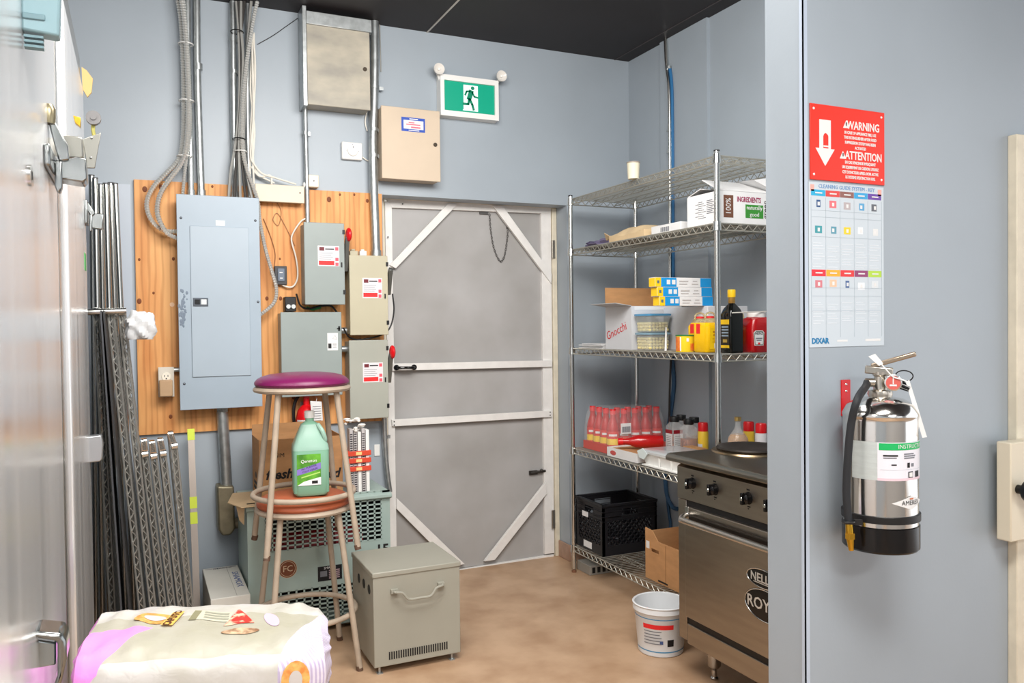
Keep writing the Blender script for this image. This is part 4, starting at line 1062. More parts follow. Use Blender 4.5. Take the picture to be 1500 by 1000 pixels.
for s_, dy in (('naturally', .016), ('good', -.014)): lettering(gb, s_, .026, M @ Matrix.Translation(((a[0]+b[0])/2,(a[1]+b[1])/2+dy,.0006)), PAPER)
a = pxm(1121,307); lettering(ib, 'green', .036, M @ Matrix.Translation((a[0],a[1],0)) @ Matrix.Rotation(math.pi/2,4,'Z'), INK)
M = faceX(X0, (Yn+Yf_)/2, zS)
lines(ib, 'side_print', M, [(-.03-.02*(k%2),H*.75-.009*k,.0+.012*(k%3),H*.75-.009*k+.002) for k in range(9)] + [(.03,H*.75-.008*k,.07+.01*(k%2),H*.75-.008*k+.003) for k in range(8)], GREYINK)

# ---------- third shelf
zS = SZ[2]+.0015
pp = thing('paper_stack', 'stack of white paper sheets at the far end of third shelf', 'paper', (2.40,3.95,zS))
for k in range(4): part(pp, 'sheet', MB().bb((2.31+.01*(k%2),3.84,zS+.007*k), (2.56,4.10-.02*(k%2),zS+.007*k+.005)), PAPER)
# gnocchi carton
X0, X1, Yn, Yf_ = 2.315, 2.63, 3.555, 3.81
zt_ = PX(905,449,X0).z
gc = thing('gnocchi_carton', 'open white carton printed Gnocchi on the third shelf', 'carton', ((X0+X1)/2,(Yn+Yf_)/2,zS))
carton(gc, X0, X1, Yn, Yf_, zS, zt_, mat('carton_white', (206,208,212), .65, noise=.04), flaps=[('x0',8,.095,mat('flap_grey', (176,178,180), .7)),('y1',88,.105,CARD),('x1',84,.105,CARD)])
q = PX(903,485,X0)
lettering(gc, 'Gnocchi', .064, faceX(X0,q.y,q.z) @ Matrix.Rotation(.30,4,'Z'), mat('print_gnocchi', (196,40,44), .6), wide=.95)
part(gc, 'lid_edge', MB().bb((X0+.02,Yn-.001,zt_-.02), (X1-.02,Yn,zt_-.002)), PAPER)

def tub(label, c, zb, h, rx, ry, full, lidm):
    t = thing('food_tub', label, 'food container', (c[0],c[1],zb), group=None)
    CL = mat('clear_plastic', (226,232,232), .1, alpha=.22)
    k0 = .86
    part(t, 'tub', loft([(rsq(rx*k0,ry*k0,.02),0),(rsq(rx,ry,.022),h),(rsq(rx-.0016,ry-.0016,.021),h),(rsq(rx*k0-.0016,ry*k0-.0016,.019),.002)]), CL, local=True)
    part(t, 'lid', loft([(rsq(rx+.004,ry+.004,.024),h+.0005),(rsq(rx+.005,ry+.005,.024),h+.009),(rsq(rx-.004,ry-.004,.02),h+.011)]), lidm, local=True)
    random.seed(int(h*1e4)+int(full*100)); n = 0; pit = .0195; layers = int(h*full/.0155)
    DG = mat('gnocchi_dough', (236,220,152), .6, noise=.08, nscale=40)
    base = MB().ell((0,0,0), (.0115,.0095,.0088), 9, 6)
    for L in range(max(1, layers)):
        z = .012+.0155*L; kk = k0+(1-k0)*z/h
        nx, ny = int(rx*kk*2/pit), int(ry*kk*2/pit)
        for ix in range(nx):
            for iy in range(ny):
                if 0 < ix < nx-1 and 0 < iy < ny-1 and L < layers-1: continue     # hidden core
                x = (ix+.5-nx/2)*pit; y = (iy+.5-ny/2)*pit
                R = Matrix.Translation((x+random.uniform(-.002,.002),y+random.uniform(-.002,.002),z)) @ Matrix.Rotation(random.uniform(0,6),4,'Z') @ Matrix.Rotation(random.uniform(-.5,.5),4,'X')
                g_ = MB(); g_.add(base.v, base.f, R)
                part(t, 'dumpling', g_, DG, local=True); n += 1
    return t
LIDB = mat('lid_blue', (86,158,206), .35)
tc = PZ(949,513,zS); tcx, tcy = tc.x+.045, tc.y+.05
hT = .078
tub('clear tub of gnocchi with a thin lid under another tub', (2.387,3.47), zS, hT, .067, .067, .95, mat('lid_paleblue', (140,176,196), .3))
tub('half full clear tub with bright blue lid stacked on another tub', (2.387,3.47), zS+hT+.0125, .082, .069, .069, .58, LIDB)

# tin can
cc = (2.340,3.135,zS)
cn_ = thing('corn_can', 'yellow food can with a green rim beside the tubs', 'can', cc)
YL = mat('can_yellow', (240,206,40), .35)
part(cn_, 'body', MB().lathe([(.003,0),(.044,0),(.045,.003),(.045,.075),(.003,.075)], 32, cc), YL)
part(cn_, 'rim', MB().lathe([(.044,.073),(.0468,.074),(.0468,.079),(.042,.079),(.042,.076),(.003,.076)], 32, cc), mat('rim_green', (40,120,60), .35))
va = math.degrees(math.atan2(-cc[1], -cc[0]))
band(cn_, 'orange_print', cc, .004, .07, va-75, va-34, mat('print_orange', (226,138,52), .5, rgb2=(206,80,40), nscale=40), .045, .045)
band(cn_, 'white_print', cc, .004, .07, va-34, va-26, PAPER, .045, .045)
band(cn_, 'red_print', cc, .006, .04, va+28, va+70, mat('print_red2', (220,86,44), .5, rgb2=(240,180,50), nscale=50), .045, .045)
band(cn_, 'logo_print', cc, .048, .064, va+6, va+20, PAPER, .045, .045)
# spoon-like white stick behind the can
single('plastic_stick', MB().cyl((2.345,3.30,zS), (2.352,3.305,zS+.115), .006, .004, 10), WHITE, 'white plastic stick standing behind the yellow can', 'stick')

# white carton behind the oil jugs with film boxes on it
X0, X1, Yn, Yf_ = 2.475, 2.715, 3.14, 3.50
zt_ = PY(1010,448,Yn).z
wc = thing('white_carton', 'plain closed white carton behind the yellow oil jugs', 'carton', ((X0+X1)/2,(Yn+Yf_)/2,zS))
part(wc, 'box', MB().bb((X0,Yn,zS), (X1,Yf_,zt_)), mat('carton_white', (206,208,212)), bev=.002)
part(wc, 'top_seam', MB().bb((X0,(Yn+Yf_)/2-.002,zt_), (X1,(Yn+Yf_)/2+.002,zt_+.0005)), GREYINK)
FBL = mat('film_blue', (24,146,214), .4); YEL = mat('film_yellow', (246,200,28), .4)
for k in range(3):
    fh = .044; z = zt_+.001+k*(fh+.0005); dx = -.006*k
    Yk = 3.165
    q0, q1 = PY(966-3*k, 440, Yk).x, PY(1044-1*k, 436, Yk).x
    f_ = thing('film_box', ['bottom cling film box of the stack on white carton','middle cling film box of the stack on white carton','topmost cling film box of the stack on white carton'][k], 'box', ((q0+q1)/2,Yk+.03,z), group='stacked cling film boxes')
    part(f_, 'box', MB().bb((q0,Yk,z), (q1,Yk+.052,z+fh)), PAPER, bev=.0015)
    Wd = q1-q0; M = faceY(q0,Yk,z)
    decal(f_, 'yellow_end', M, 0, .001, Wd*.10, fh-.001, YEL)
    decal(f_, 'blue_block', M, Wd*.10, .001, Wd*.37, fh-.001, FBL)
    decal(f_, 'blue_end', M, Wd*.80, .001, Wd, fh-.001, FBL)
    for w_ in (.20, .29): decal(f_, 'white_mark', M, Wd*w_, .012, Wd*(w_+.06), .033, PAPER, lift=.0006)
    decal(f_, 'yellow_mark', M, Wd*.03, .016, Wd*.07, .03, mat('print_steelblue', (90,110,120), .5), lift=.0006)
    lines(f_, 'print', M, [(Wd*.42,.012,Wd*.56,.016),(Wd*.42,.024,Wd*.58,.030),(Wd*.64,.012,Wd*.76,.016),(Wd*.66,.026,Wd*.74,.03)], mat('print_palegrey', (186,182,180), .6))
    part(f_, 'end_face', MB().bb((q0-.0006,Yk+.002,z+.002), (q0,Yk+.05,z+fh-.002)), YEL)

# oil jugs
OIL = mat('oil_yellow', (252,200,24), .18, trans=.15, ior=1.35); JUG = mat('jug_clear', (240,226,180), .12, trans=.8, ior=1.25)
def oiljug(label, x, y, w_=.062, d_=.052):
    t = thing('oil_jug', label, 'oil jug', (x,y,zS))
    part(t, 'oil', loft([(rsq(w_-.004,d_-.004,.016),.0),(rsq(w_,d_,.018),.008),(rsq(w_,d_,.018),.118),(rsq(w_*.8,d_*.8,.02),.135)]), OIL, local=True)
    part(t, 'shoulder', loft([(rsq(w_*.8,d_*.8,.02),.1355),(rsq(.026,.026,.02),.152),(rsq(.02,.02,.018),.156)]), JUG, local=True)
    part(t, 'carry_handle', MB().tube(catmull([(-.03,0,.146),(-.024,0,.172),(0,0,.181),(.024,0,.172),(.03,0,.146)], 5), .0045, 7), JUG, local=True)
    part(t, 'cap', MB().lathe([(.003,.152),(.019,.152),(.019,.164),(.003,.165)], 18), REDP, local=True)
    M = faceY(.0,-d_-.0002,.065)
    part(t, 'label', MB().bb((-w_*.72,-.05,0), (w_*.72,.046,.0006), M), mat('oil_label', (250,206,30), .4), local=True)
    mb = MB().bb((-.02,-.046,.0007), (.002,-.024,.0012), M); part(t, 'code_label', mb, PAPER, local=True)
    mb = MB().bb((-.016,-.042,.0013), (-.002,-.028,.0017), M); part(t, 'code_print', mb, GREYINK, local=True)
    mb = MB()
    for k in range(2): mb.bb((-w_*.42,.024-.014*k,.0007), (w_*.42,.031-.014*k,.0011), M)
    for k in range(4): mb.bb((-.03,-.002-.006*k,.0007), (.0+.006*(k%2),-.001-.006*k,.0011), M)
    part(t, 'print', mb, mat('print_ochre', (176,112,20), .5), local=True)
    part(t, 'side_seal', MB().bb((-w_-.0008,-.005,.085), (-w_,.022,.13)), REDP, local=True)
oiljug('yellow oil jug standing just left of the shelving post', 2.399, 3.027)
oiljug('narrow yellow oil jug half behind the yellow can', 2.430, 3.142, .040, .05)
oiljug('yellow oil jug half behind the dark bottle', 2.545, 3.005)

# dark bottle
bc = (2.405,2.885,zS); bt = thing('vinegar_bottle', 'tall square black bottle with a yellow cap on third shelf', 'bottle', bc)
DG_ = mat('dark_glass', (14,16,14), .08)
hB = PY(1076,424,2.885).z-zS; s_ = hB/.285
part(bt, 'glass', loft([(rsq(.034,.034,.008),0),(rsq(.037,.037,.009),.006),(rsq(.037,.037,.009),.172*s_),(rsq(.030,.030,.014),.198*s_),(rsq(.0145,.0145,.0135),.222*s_),(rsq(.0135,.0135,.0125),.252*s_)]), DG_, local=True)
part(bt, 'neck_foil', MB().lathe([(.014,.222*s_),(.0155,.224*s_),(.0150,.252*s_),(.014,.252*s_)], 18, cap=False), mat('foil_gold', (190,150,80), .35, .6), local=True)
part(bt, 'cap', MB().lathe([(.003,.250*s_),(.0175,.250*s_),(.018,.256*s_),(.018,.280*s_),(.0165,.285*s_),(.003,.285*s_)], 20), YEL, local=True)
for nm, fx in (('side_label', Matrix.Translation((-.0375,0,0)) @ faceX(0,0,0)),):
    L = part(bt, nm, MB().bb((-.028,.022,0), (.028,.15*s_,.0005), fx), mat('label_black', (40,36,26), .5), local=True)
    part(L, 'yellow_band', MB().bb((-.028,.022,.0006), (.028,.034,.001), fx), YEL, local=True); part(L, 'yellow_band', MB().bb((-.028,.128*s_,.0006), (.028,.15*s_,.001), fx), YEL, local=True)
    mb = MB()
    for k in range(4): mb.bb((-.022,.112-.013*k,.0006), (.022,.118-.013*k,.001), fx)
    part(L, 'print', mb, mat('print_lightblue', (150,170,190), .5), local=True)
    mb = MB().bb((-.014,.046,.0006), (.014,.06,.001), fx); part(L, 'crest', mb, mat('crest_gold', (180,150,70), .4), local=True)

# ketchup jug
kc = (2.545,2.885,zS); kj = thing('ketchup_jug', 'big red ketchup jug with a white cap and keystone label', 'jug', kc)
KR = mat('ketchup_red', (164,14,20), .22, noise=.06, nscale=8)
part(kj, 'jug', loft([(rsq(.062,.052,.02),0),(rsq(.068,.056,.022),.008),(rsq(.068,.056,.022),.118),(rsq(.058,.05,.025),.146),(rsq(.04,.036,.03),.158)]), KR, local=True)
part(kj, 'cap', MB().lathe([(.003,.156),(.04,.156),(.041,.16),(.041,.176),(.038,.179),(.003,.179)], 28), WHITE, local=True)
M = faceY(-.036,-.0565,.064)
def kst(s): return [(-.032*s,-.042*s),(.032*s,-.042*s),(.038*s,.03*s),(.024*s,.042*s),(-.024*s,.042*s),(-.038*s,.03*s)]
kl = part(kj, 'label', MB().prism([M @ Vector((x,y,0)) for x, y in kst(.8)], (0,-.0006,0)), PAPER, local=True)
part(kl, 'label_border', MB().tube([M @ Vector((x,y,.001)) for x, y in kst(.7)], .0014, 4, closed=True), mat('label_green_dark', (60,90,60), .5), local=True)
part(kl, 'lettering', textmb('HEINZ', .0155, M @ Matrix.Translation((0,.020,.001))), INK, local=True, smooth=False)
part(kl, 'print', MB().bb((-.018,-.004,.0008), (.018,.001,.0012), M).bb((-.014,-.012,.0008), (.014,-.008,.0012), M), GREYINK, local=True)
part(kl, 'tomato_print', MB().bb((-.006,-.03,.0008), (.006,-.02,.0012), M), REDP, local=True)
lump('paper_towel', 'crumpled white paper towel beside the red ketchup jug', 'paper towel', (2.60,2.815+.0,zS), (.034,.010,.045), PAPER, 9, rough=.18)
single('wooden_skewer', MB().cyl((2.372,2.842,zS+.176), (2.60,2.842,zS+.1825), .0028, n=6), mat('skewer', (210,206,198), .6), 'thin pale stick resting across the bottle shoulder and ketchup cap', 'stick')

# ---------- fourth shelf
zS = SZ[3]+.0015
# shrink-wrapped bottles
SAUCE = mat('sauce_red', (184,24,26), .2, coat=.3); 
def sauce(label, c, rot=None, M=None):
    t = thing('sauce_bottle', label, 'bottle', c, group='sauce bottles in the shrink wrapped pack', M=M) if M is None else thing('sauce_bottle', label, 'bottle', M=M)
    part(t, 'bottle', MB().lathe([(.003,0),(.031,0),(.034,.004),(.034,.125),(.031,.145),(.02,.178),(.0165,.195),(.0165,.212),(.003,.212)], 22), SAUCE, local=True)
    part(t, 'cap', MB().lathe([(.003,.210),(.0185,.210),(.0185,.234),(.017,.238),(.003,.238)], 18), RED, local=True)
    a0 = math.degrees(math.atan2(-3.8, -2.4))
    return t, a0
X0, X1, Yn, Yf_ = 2.335, 2.70, 3.80, 4.10
ty = thing('bottle_tray', 'red cardboard tray of bottles under shrink wrap on fourth shelf', 'tray', ((X0+X1)/2,(Yn+Yf_)/2,zS))
carton(ty, X0, X1, Yn, Yf_, zS, zS+.045, mat('tray_red', (206,92,84), .6), th=.003)
for ix in range(5):
    for iy in range(4):
        if 0 < ix and iy > 0 and not (iy == 3 and False) and ix < 5 and iy >= 2: continue
        c = (X0+.04+.0715*ix, Yn+.04+.0725*iy, zS+.004)
        t, a0 = sauce('red sauce bottle with yellow banded label inside shrink wrap', c)
        def lb_(nm, z0, z1, a, b, m, off=.0006):
            mb = MB(); n = 10
            for k in range(n):
                A0, A1 = math.radians(a+(b-a)*k/n), math.radians(a+(b-a)*(k+1)/n); R = .034+off
                mb.add([(R*math.cos(A0),R*math.sin(A0),z0),(R*math.cos(A1),R*math.sin(A1),z0),(R*math.cos(A1),R*math.sin(A1),z1),(R*math.cos(A0),R*math.sin(A0),z1)], [(0,1,2,3)])
            part(t, nm, mb, m, local=True)
        lb_('red_label', .035, .118, a0-85, a0+85, mat('label_red', (214,52,44), .4))
        lb_('yellow_label', .045, .078, a0-85, a0+85, mat('label_yellow', (240,204,60), .4), .001)
        lb_('label_print', .092, .104, a0-40, a0+40, PAPER, .001)
FILM = mat('shrink_film', (240,240,240), .08, alpha=.14)
fm = MB(); secs = []
for f, z in ((0,.046),(.0,.11),(.008,.19),(.02,.235),(.06,.247)):
    pts = [(x+(X0+X1)/2, y+(Yn+Yf_)/2) for x, y in rsq((X1-X0)/2+.004-f, (Yn+Yf_)*0+(Yf_-Yn)/2+.004-f, .03)]
    secs.append((pts, zS+z))
loft(secs, fm, capb=False, capt=True)
part(ty, 'shrink_film', fm, FILM, label='clear crinkled shrink film')
M = faceY(PY(916,627,Yn).x, Yn-.006, PY(916,627,Yn).z)
fl = decal(ty, 'barcode_label', M, -.033, -.030, .033, .028, PAPER); lines(fl, 'barcode', M, [(-.026+.0045*k,-.022,-.0238+.0045*k+.001*(k%3),.010) for k in range(12)], GREYINK)
# shallow white-red carton in front and lying bottle
ct = thing('shallow_carton', 'shallow white carton tray with a red logo in front of wrapped bottles', 'carton', (2.40,3.68,zS))
carton(ct, 2.305, 2.56, 3.50, 3.79, zS, zS+.048, PAPER, th=.003)
part(ct, 'fill', MB().bb((2.309,3.505,zS+.004), (2.556,3.785,zS+.040)), CARD)
q = PX(898,663,2.305); part(ct, 'red_logo', MB().ell((2.305,q.y,zS+.022), (.0007,.030,.013), 16, 6), mat('logo_red', (196,84,80), .5))
ML = Matrix.Translation((2.335,3.665,zS+.0840)) @ Matrix.Rotation(math.radians(-38),4,'Z') @ Matrix.Rotation(math.radians(-90),4,'Y')
ML = Matrix.Translation((2.535,3.60,zS+.0835)) @ Matrix.Rotation(math.radians(-28+180),4,'Z') @ Matrix.Rotation(math.radians(90),4,'Y')
sauce('red sauce bottle lying on its side on the shallow carton', None, M=ML)
# white lidded containers
wl = thing('lidded_tray', 'white plastic meat tray with a cloudy lid beside the range', 'container', (2.42,3.30,zS))
part(wl, 'tray', loft([([(x+2.425,y+3.27) for x, y in rsq(.098,.195,.02)],zS),([(x+2.425,y+3.27) for x, y in rsq(.112,.21,.022)],zS+.058),([(x+2.425,y+3.27) for x, y in rsq(.118,.216,.024)],zS+.06)]), WHITE)
part(wl, 'lid', loft([([(x+2.425,y+3.27) for x, y in rsq(.120,.218,.024)],zS+.0605),([(x+2.425,y+3.27) for x, y in rsq(.121,.219,.024)],zS+.072),([(x+2.425,y+3.27) for x, y in rsq(.108,.205,.02)],zS+.078)]), mat('lid_cloudy', (208,212,214), .2, coat=.4))
for k in range(3): part(wl, 'rib', MB().box((2.3155,3.12+.10*k,zS+.032), (.006,.008,.05)), WHITE)
part(wl, 'front_flange', MB().bb((2.300,3.07,zS+.001), (2.335,3.45,zS+.006)), WHITE)
single('cardboard_pad', MB().bb((2.56,3.34,zS), (2.62,3.46,zS+.075)), CARD, 'small brown cardboard box behind the lidded tray', 'box', bev=.002)
single('plastic_bag_scrap', MB().prism([(2.303,3.49,zS+.066),(2.303,3.44,zS+.085),(2.303,3.40,zS+.06),(2.303,3.43,zS+.03),(2.303,3.47,zS+.035)], (-.004,0,0)), mat('film_scrap', (214,226,226), .12), 'crinkled clear film scrap at the tray corner', 'plastic film')

# spice jars
def jar(label, x, y, labeled=False):
    t = thing('spice_jar', label, 'spice jar', (x,y,zS))
    part(t, 'content', loft([(rsq(.031,.031,.006),.003),(rsq(.0325,.0325,.006),.006),(rsq(.0325,.0325,.006),.105)]), mat('spice_orange', (172,92,40), .7, rgb2=(110,50,22), nscale=60), local=True)
    part(t, 'glass', loft([(rsq(.033,.033,.007),.0),(rsq(.035,.035,.008),.004),(rsq(.035,.035,.008),.158),(rsq(.024,.024,.014),.176),(rsq(.023,.023,.014),.182)]), mat('jar_clear', (236,238,238), .08, alpha=.25), local=True)
    part(t, 'cap', MB().lathe([(.003,.181),(.026,.181),(.0265,.184),(.0265,.206),(.025,.209),(.003,.209)], 20), BLACK, local=True)
    if labeled:
        for fx in (faceX(-.0352,0,.085), faceY(0,-.0352,.085)):
            L = part(t, 'label', MB().bb((-.03,-.07,0), (.03,.035,.0005), fx), PAPER, local=True)
            part(L, 'red_band', MB().bb((-.03,.035,0), (.03,.055,.0005), fx), mat('band_red', (150,24,40), .5), local=True)
            mb = MB()
            for k in range(6): mb.bb((-.022,.02-.01*k,.0006), (.02,.022-.01*k,.001), fx)
            part(L, 'print', mb, GREYINK, local=True)
jq = lambda px, X=2.672: (X, PX(px, 655, X).y)
jp_ = [(*jq(988,2.625),'clear spice jar with a white label and red band',True),(*jq(998,2.70),'clear spice jar of orange flakes behind the labelled one',False),(*jq(1009,2.62),'clear spice jar of orange flakes right of the labelled one',False),(*jq(1017,2.695),'clear spice jar of orange flakes next to the yellow spray can',False)]
for x, y, l, f in jp_: jar(l, x, y, f)
def spray(label, x, y, body, h=.115, capr=.026):
    t = thing('spray_can', label, 'spray can', (x,y,zS))
    part(t, 'body', MB().lathe([(.003,0),(.026,0),(.0275,.004),(.0275,h-.008),(.025,h),(.003,h)], 24), body, local=True)
    part(t, 'cap', MB().lathe([(.003,h),(capr,h),(capr,h+.038),(capr-.004,h+.045),(.003,h+.046)], 22), RED, local=True)
    a0 = math.degrees(math.atan2(-y,-x)); mb = MB()
    for k in range(6):
        A0, A1 = math.radians(a0-80+12*k), math.radians(a0-80+12*(k+1)); R = .0281
        mb.add([(R*math.cos(A0),R*math.sin(A0),.02),(R*math.cos(A1),R*math.sin(A1),.02),(R*math.cos(A1),R*math.sin(A1),.085),(R*math.cos(A0),R*math.sin(A0),.085)], [(0,1,2,3)])
    part(t, 'print', mb, mat('can_print', (214,216,224), .4), local=True)
spray('yellow spray can with a red cap beside the spice jars', *jq(1030,2.665), mat('can_yellow2', (236,196,60), .35), .150)
spray('yellow spray can with red cap right behind the golden bottle', *jq(1097,2.69), mat('can_yellow2', (236,196,60)), .185)
spray('white spray can with a red cap at the shelf near end', *jq(1115,2.665), mat('can_white', (222,220,222), .35), .19)
fc = (*jq(1081,2.58),zS); fk = thing('golden_bottle', 'round clear bottle of golden oil with a gold cap behind the range', 'bottle', fc)
part(fk, 'glass', MB().lathe([(.003,0),(.046,0),(.049,.01),(.049,.15),(.044,.17),(.018,.205),(.0125,.22),(.0125,.245),(.003,.245)], 24), mat('jar_clear', (236,238,238)), local=True)
part(fk, 'oil', MB().lathe([(.003,.004),(.044,.004),(.0465,.012),(.0465,.15),(.042,.168),(.032,.182),(.003,.184)], 24), mat('oil_gold', (214,150,40), .15, trans=.4), local=True)
part(fk, 'cap', MB().lathe([(.003,.245),(.016,.245),(.016,.263),(.003,.265)], 18), mat('cap_gold', (206,176,110), .3, .8), local=True)
lump('blue_cloth', 'small blue cloth heap between the post and golden bottle', 'cloth', (2.46,2.91,zS+.0), (.03,.028,.075), mat('cloth_blue', (70,110,150), .9), 12)

# ---------- bottom shelf
zS = SZ[4]+.0015
X0, X1, Yn, Yf_, zt_ = 2.312, 2.665, 3.85, 4.165, zS+.285
Yf_ = 4.155
mc = thing('milk_crate', 'black plastic milk crate on the bottom shelf', 'crate', ((X0+X1)/2,(Yn+Yf_)/2,zS))
CB = mat('crate_black', (26,26,30), .42)
part(mc, 'base', MB().bb((X0+.01,Yn+.01,zS), (X1-.01,Yf_-.01,zS+.008)), CB)
def crate_wall(A, B, nrm):
    A, B = Vector(A), Vector(B); d = (B-A); Lw = d.length; d.normalize(); n = Vector(nrm); th = .012
    def slab(s0, s1, z0, z1, out=0., t_=th):
        mb.prism([A+d*s0+n*out+Vector((0,0,z0)), A+d*s1+n*out+Vector((0,0,z0)), A+d*s1+n*out+Vector((0,0,z1)), A+d*s0+n*out+Vector((0,0,z1))], -n*t_)
    mb = MB(); H = zt_-zS
    slab(0, Lw, 0, .055); slab(0, .03, .055, H); slab(Lw-.03, Lw, .055, H)
    slab(.03, Lw*.34, H-.075, H-.03); slab(Lw*.66, Lw-.03, H-.075, H-.03); slab(.03, Lw-.03, H-.032, H-.014); slab(.03, Lw-.03, H-.09, H-.072)
    for k in range(4): slab(0, Lw, H-.014-.026*k-.003, H-.014-.026*k, .004, .006)
    slab(-.0, Lw, H-.012, H, .007, .02)
    za, zb = .055, H-.09; hh = zb-za
    for q in range(-3, 12):
        s0 = q*.036
        for sgn in (1, -1):
            a0, a1 = (s0, s0+hh) if sgn > 0 else (s0+hh, s0)
            z0_, z1_ = za, zb
            pa, pb = Vector((a0, z0_)), Vector((a1, z1_))
            # clip to the panel
            def clip(p, o):
                if p.x < .03: t = (.03-p.x)/(o.x-p.x); return p+(o-p)*t
                if p.x > Lw-.03: t = (p.x-Lw+.03)/(p.x-o.x); return p+(o-p)*t
                return p
            if max(pa.x,pb.x) <= .034 or min(pa.x,pb.x) >= Lw-.034: continue
            pa2 = clip(pa, pb); pb2 = clip(pb, pa)
            if (pb2-pa2).length < .012: continue
            mb.bar(A+d*pa2.x+Vector((0,0,pa2.y))-n*.004, A+d*pb2.x+Vector((0,0,pb2.y))-n*.004, .007, .006, up=n)
    return part(mc, 'wall', mb, CB)
crate_wall((X0,Yf_,zS), (X0,Yn,zS), (-1,0,0)); crate_wall((X0,Yn,zS), (X1,Yn,zS), (0,-1,0))
crate_wall((X1,Yn,zS), (X1,Yf_,zS), (1,0,0)); crate_wall((X1,Yf_,zS), (X0,Yf_,zS), (0,1,0))
q = PX(861,800,X0); part(mc, 'label', MB().bb((X0-.001,q.y-.045,zS+.012), (X0,q.y+.045,zS+.048)), PAPER)
q = PX(858,752,X0); part(mc, 'paper_scrap', MB().bb((X0-.006,q.y-.03,q.z-.014), (X0-.005+.003,q.y+.03,q.z+.014)), PAPER)
single('wire_lump', MB().tube(catmull([(2.40+.06*math.cos(k*1.3),3.95+.05*math.sin(k*1.7),zS+.012+.006*k) for k in range(14)], 4), .004, 6), GREYINK, 'tangle of grey cord inside the milk crate', 'cord')
# cardboard file carton
bx = thing('handled_carton', 'brown cardboard carton with a hand hole on the bottom shelf', 'carton', (2.43,3.31,zS))
X0, X1, Yn, Yf_ = 2.318, 2.56, 3.12, 3.45; zt_ = PX(962,793,X0).z
mb = MB(); th = .005; hy, hz = PX(959,807,X0).y, PX(959,807,X0).z
y0h, y1h, z0h, z1h = hy-.035, hy+.03, hz-.009, hz+.009
for lo, hi in [((X0,Yn,zS),(X0+th,y0h,zt_)),((X0,y1h,zS),(X0+th,Yf_,zt_)),((X0,y0h,zS),(X0+th,y1h,z0h)),((X0,y0h,z1h),(X0+th,y1h,zt_)),
               ((X0+th,Yn,zS),(X1,Yn+th,zt_)),((X0+th,Yf_-th,zS),(X1,Yf_,zt_+.03)),((X1-th,Yn+th,zS),(X1,Yf_-th,zt_+.025)),((X0+th,Yn+th,zS),(X1-th,Yf_-th,zS+th))]: mb.bb(lo, hi)
part(bx, 'box', mb, CARD, smooth=False)
part(bx, 'tall_corner', MB().prism([(X0,Yf_,zt_),(X0,Yf_-.11,zt_),(X0,Yf_-.06,zt_+.045),(X0,Yf_,zt_+.05)], (th,0,0)), CARD)
part(bx, 'fold_line', MB().bb((X0-.0006,3.275,zS+.01), (X0,3.278,zt_-.005)), mat('card_dark', (140,98,60), .8))
q = PX(949,797,X0); part(bx, 'white_label', MB().bb((X0-.0008,q.y-.014,q.z-.018), (X0,q.y+.014,q.z+.018)), PAPER)
part(bx, 'slot', MB().bb((X0-.0008,3.26,zS+.008), (X0,3.34,zS+.016)), BLACK)
single('paper_wad', MB().prism([(2.33,3.06,zS),(2.33,3.10,zS),(2.33,3.10,zS+.12),(2.33,3.05,zS+.13)], (.1,0,0)), PAPER, 'white folded paper between the carton and range', 'paper')

# conduit and blue cable on the right wall
XRr = XR
def wx(px, py, X=XR-.03): return PX(px, py, X)
cb_ = thing('wall_conduit', 'thin steel conduit with blue cable on the side wall behind the shelving', 'conduit', tuple(wx(983,420)))
ytop = wx(976, 70).y
path = [Vector((XR-.03,wx(975,72).y,ZC-.002)), wx(977,100), wx(980,130), wx(981,200), wx(981.5,300), wx(982,420), wx(982,480)]
part(cb_, 'pipe', MB().tube(catmull(path, 5), .011, 12), CHROME)
part(cb_, 'blue_cable', MB().tube(catmull([p_+Vector((.004,-.022,0)) for p_ in path[1:]], 5), .009, 8), mat('cable_blue', (48,110,160), .4))
for py in (99, 190, 222): 
    p = wx(980, py); part(cb_, 'strap', MB().cyl((p.x,p.y,p.z-.008), (p.x,p.y,p.z+.008), .014, n=12), ZINC)
pl_ = [wx(984,520), wx(987,560), wx(983,600), wx(977,640), wx(974,690), wx(977,725), wx(985,742), wx(992,745)]
single('blue_hose', MB().tube(catmull(pl_, 6), .012, 9), mat('hose_blue', (62,100,136), .45), 'dull blue hose hanging on the side wall below third shelf', 'hose')
single('grey_hose', MB().tube(catmull([wx(983,520,XR-.055), wx(981,570,XR-.055), wx(980,640,XR-.055), wx(979,700,XR-.055)], 6), .006, 8), CABLED, 'thin dark cable hanging next to the blue hose', 'cable')
single('blue_hose_loop', MB().tube(catmull([wx(975,700), wx(979,745), wx(982,770), wx(977,782)], 6), .009, 8), mat('hose_blue', (62,100,136)), 'short blue hose end dropping behind brown carton', 'hose')
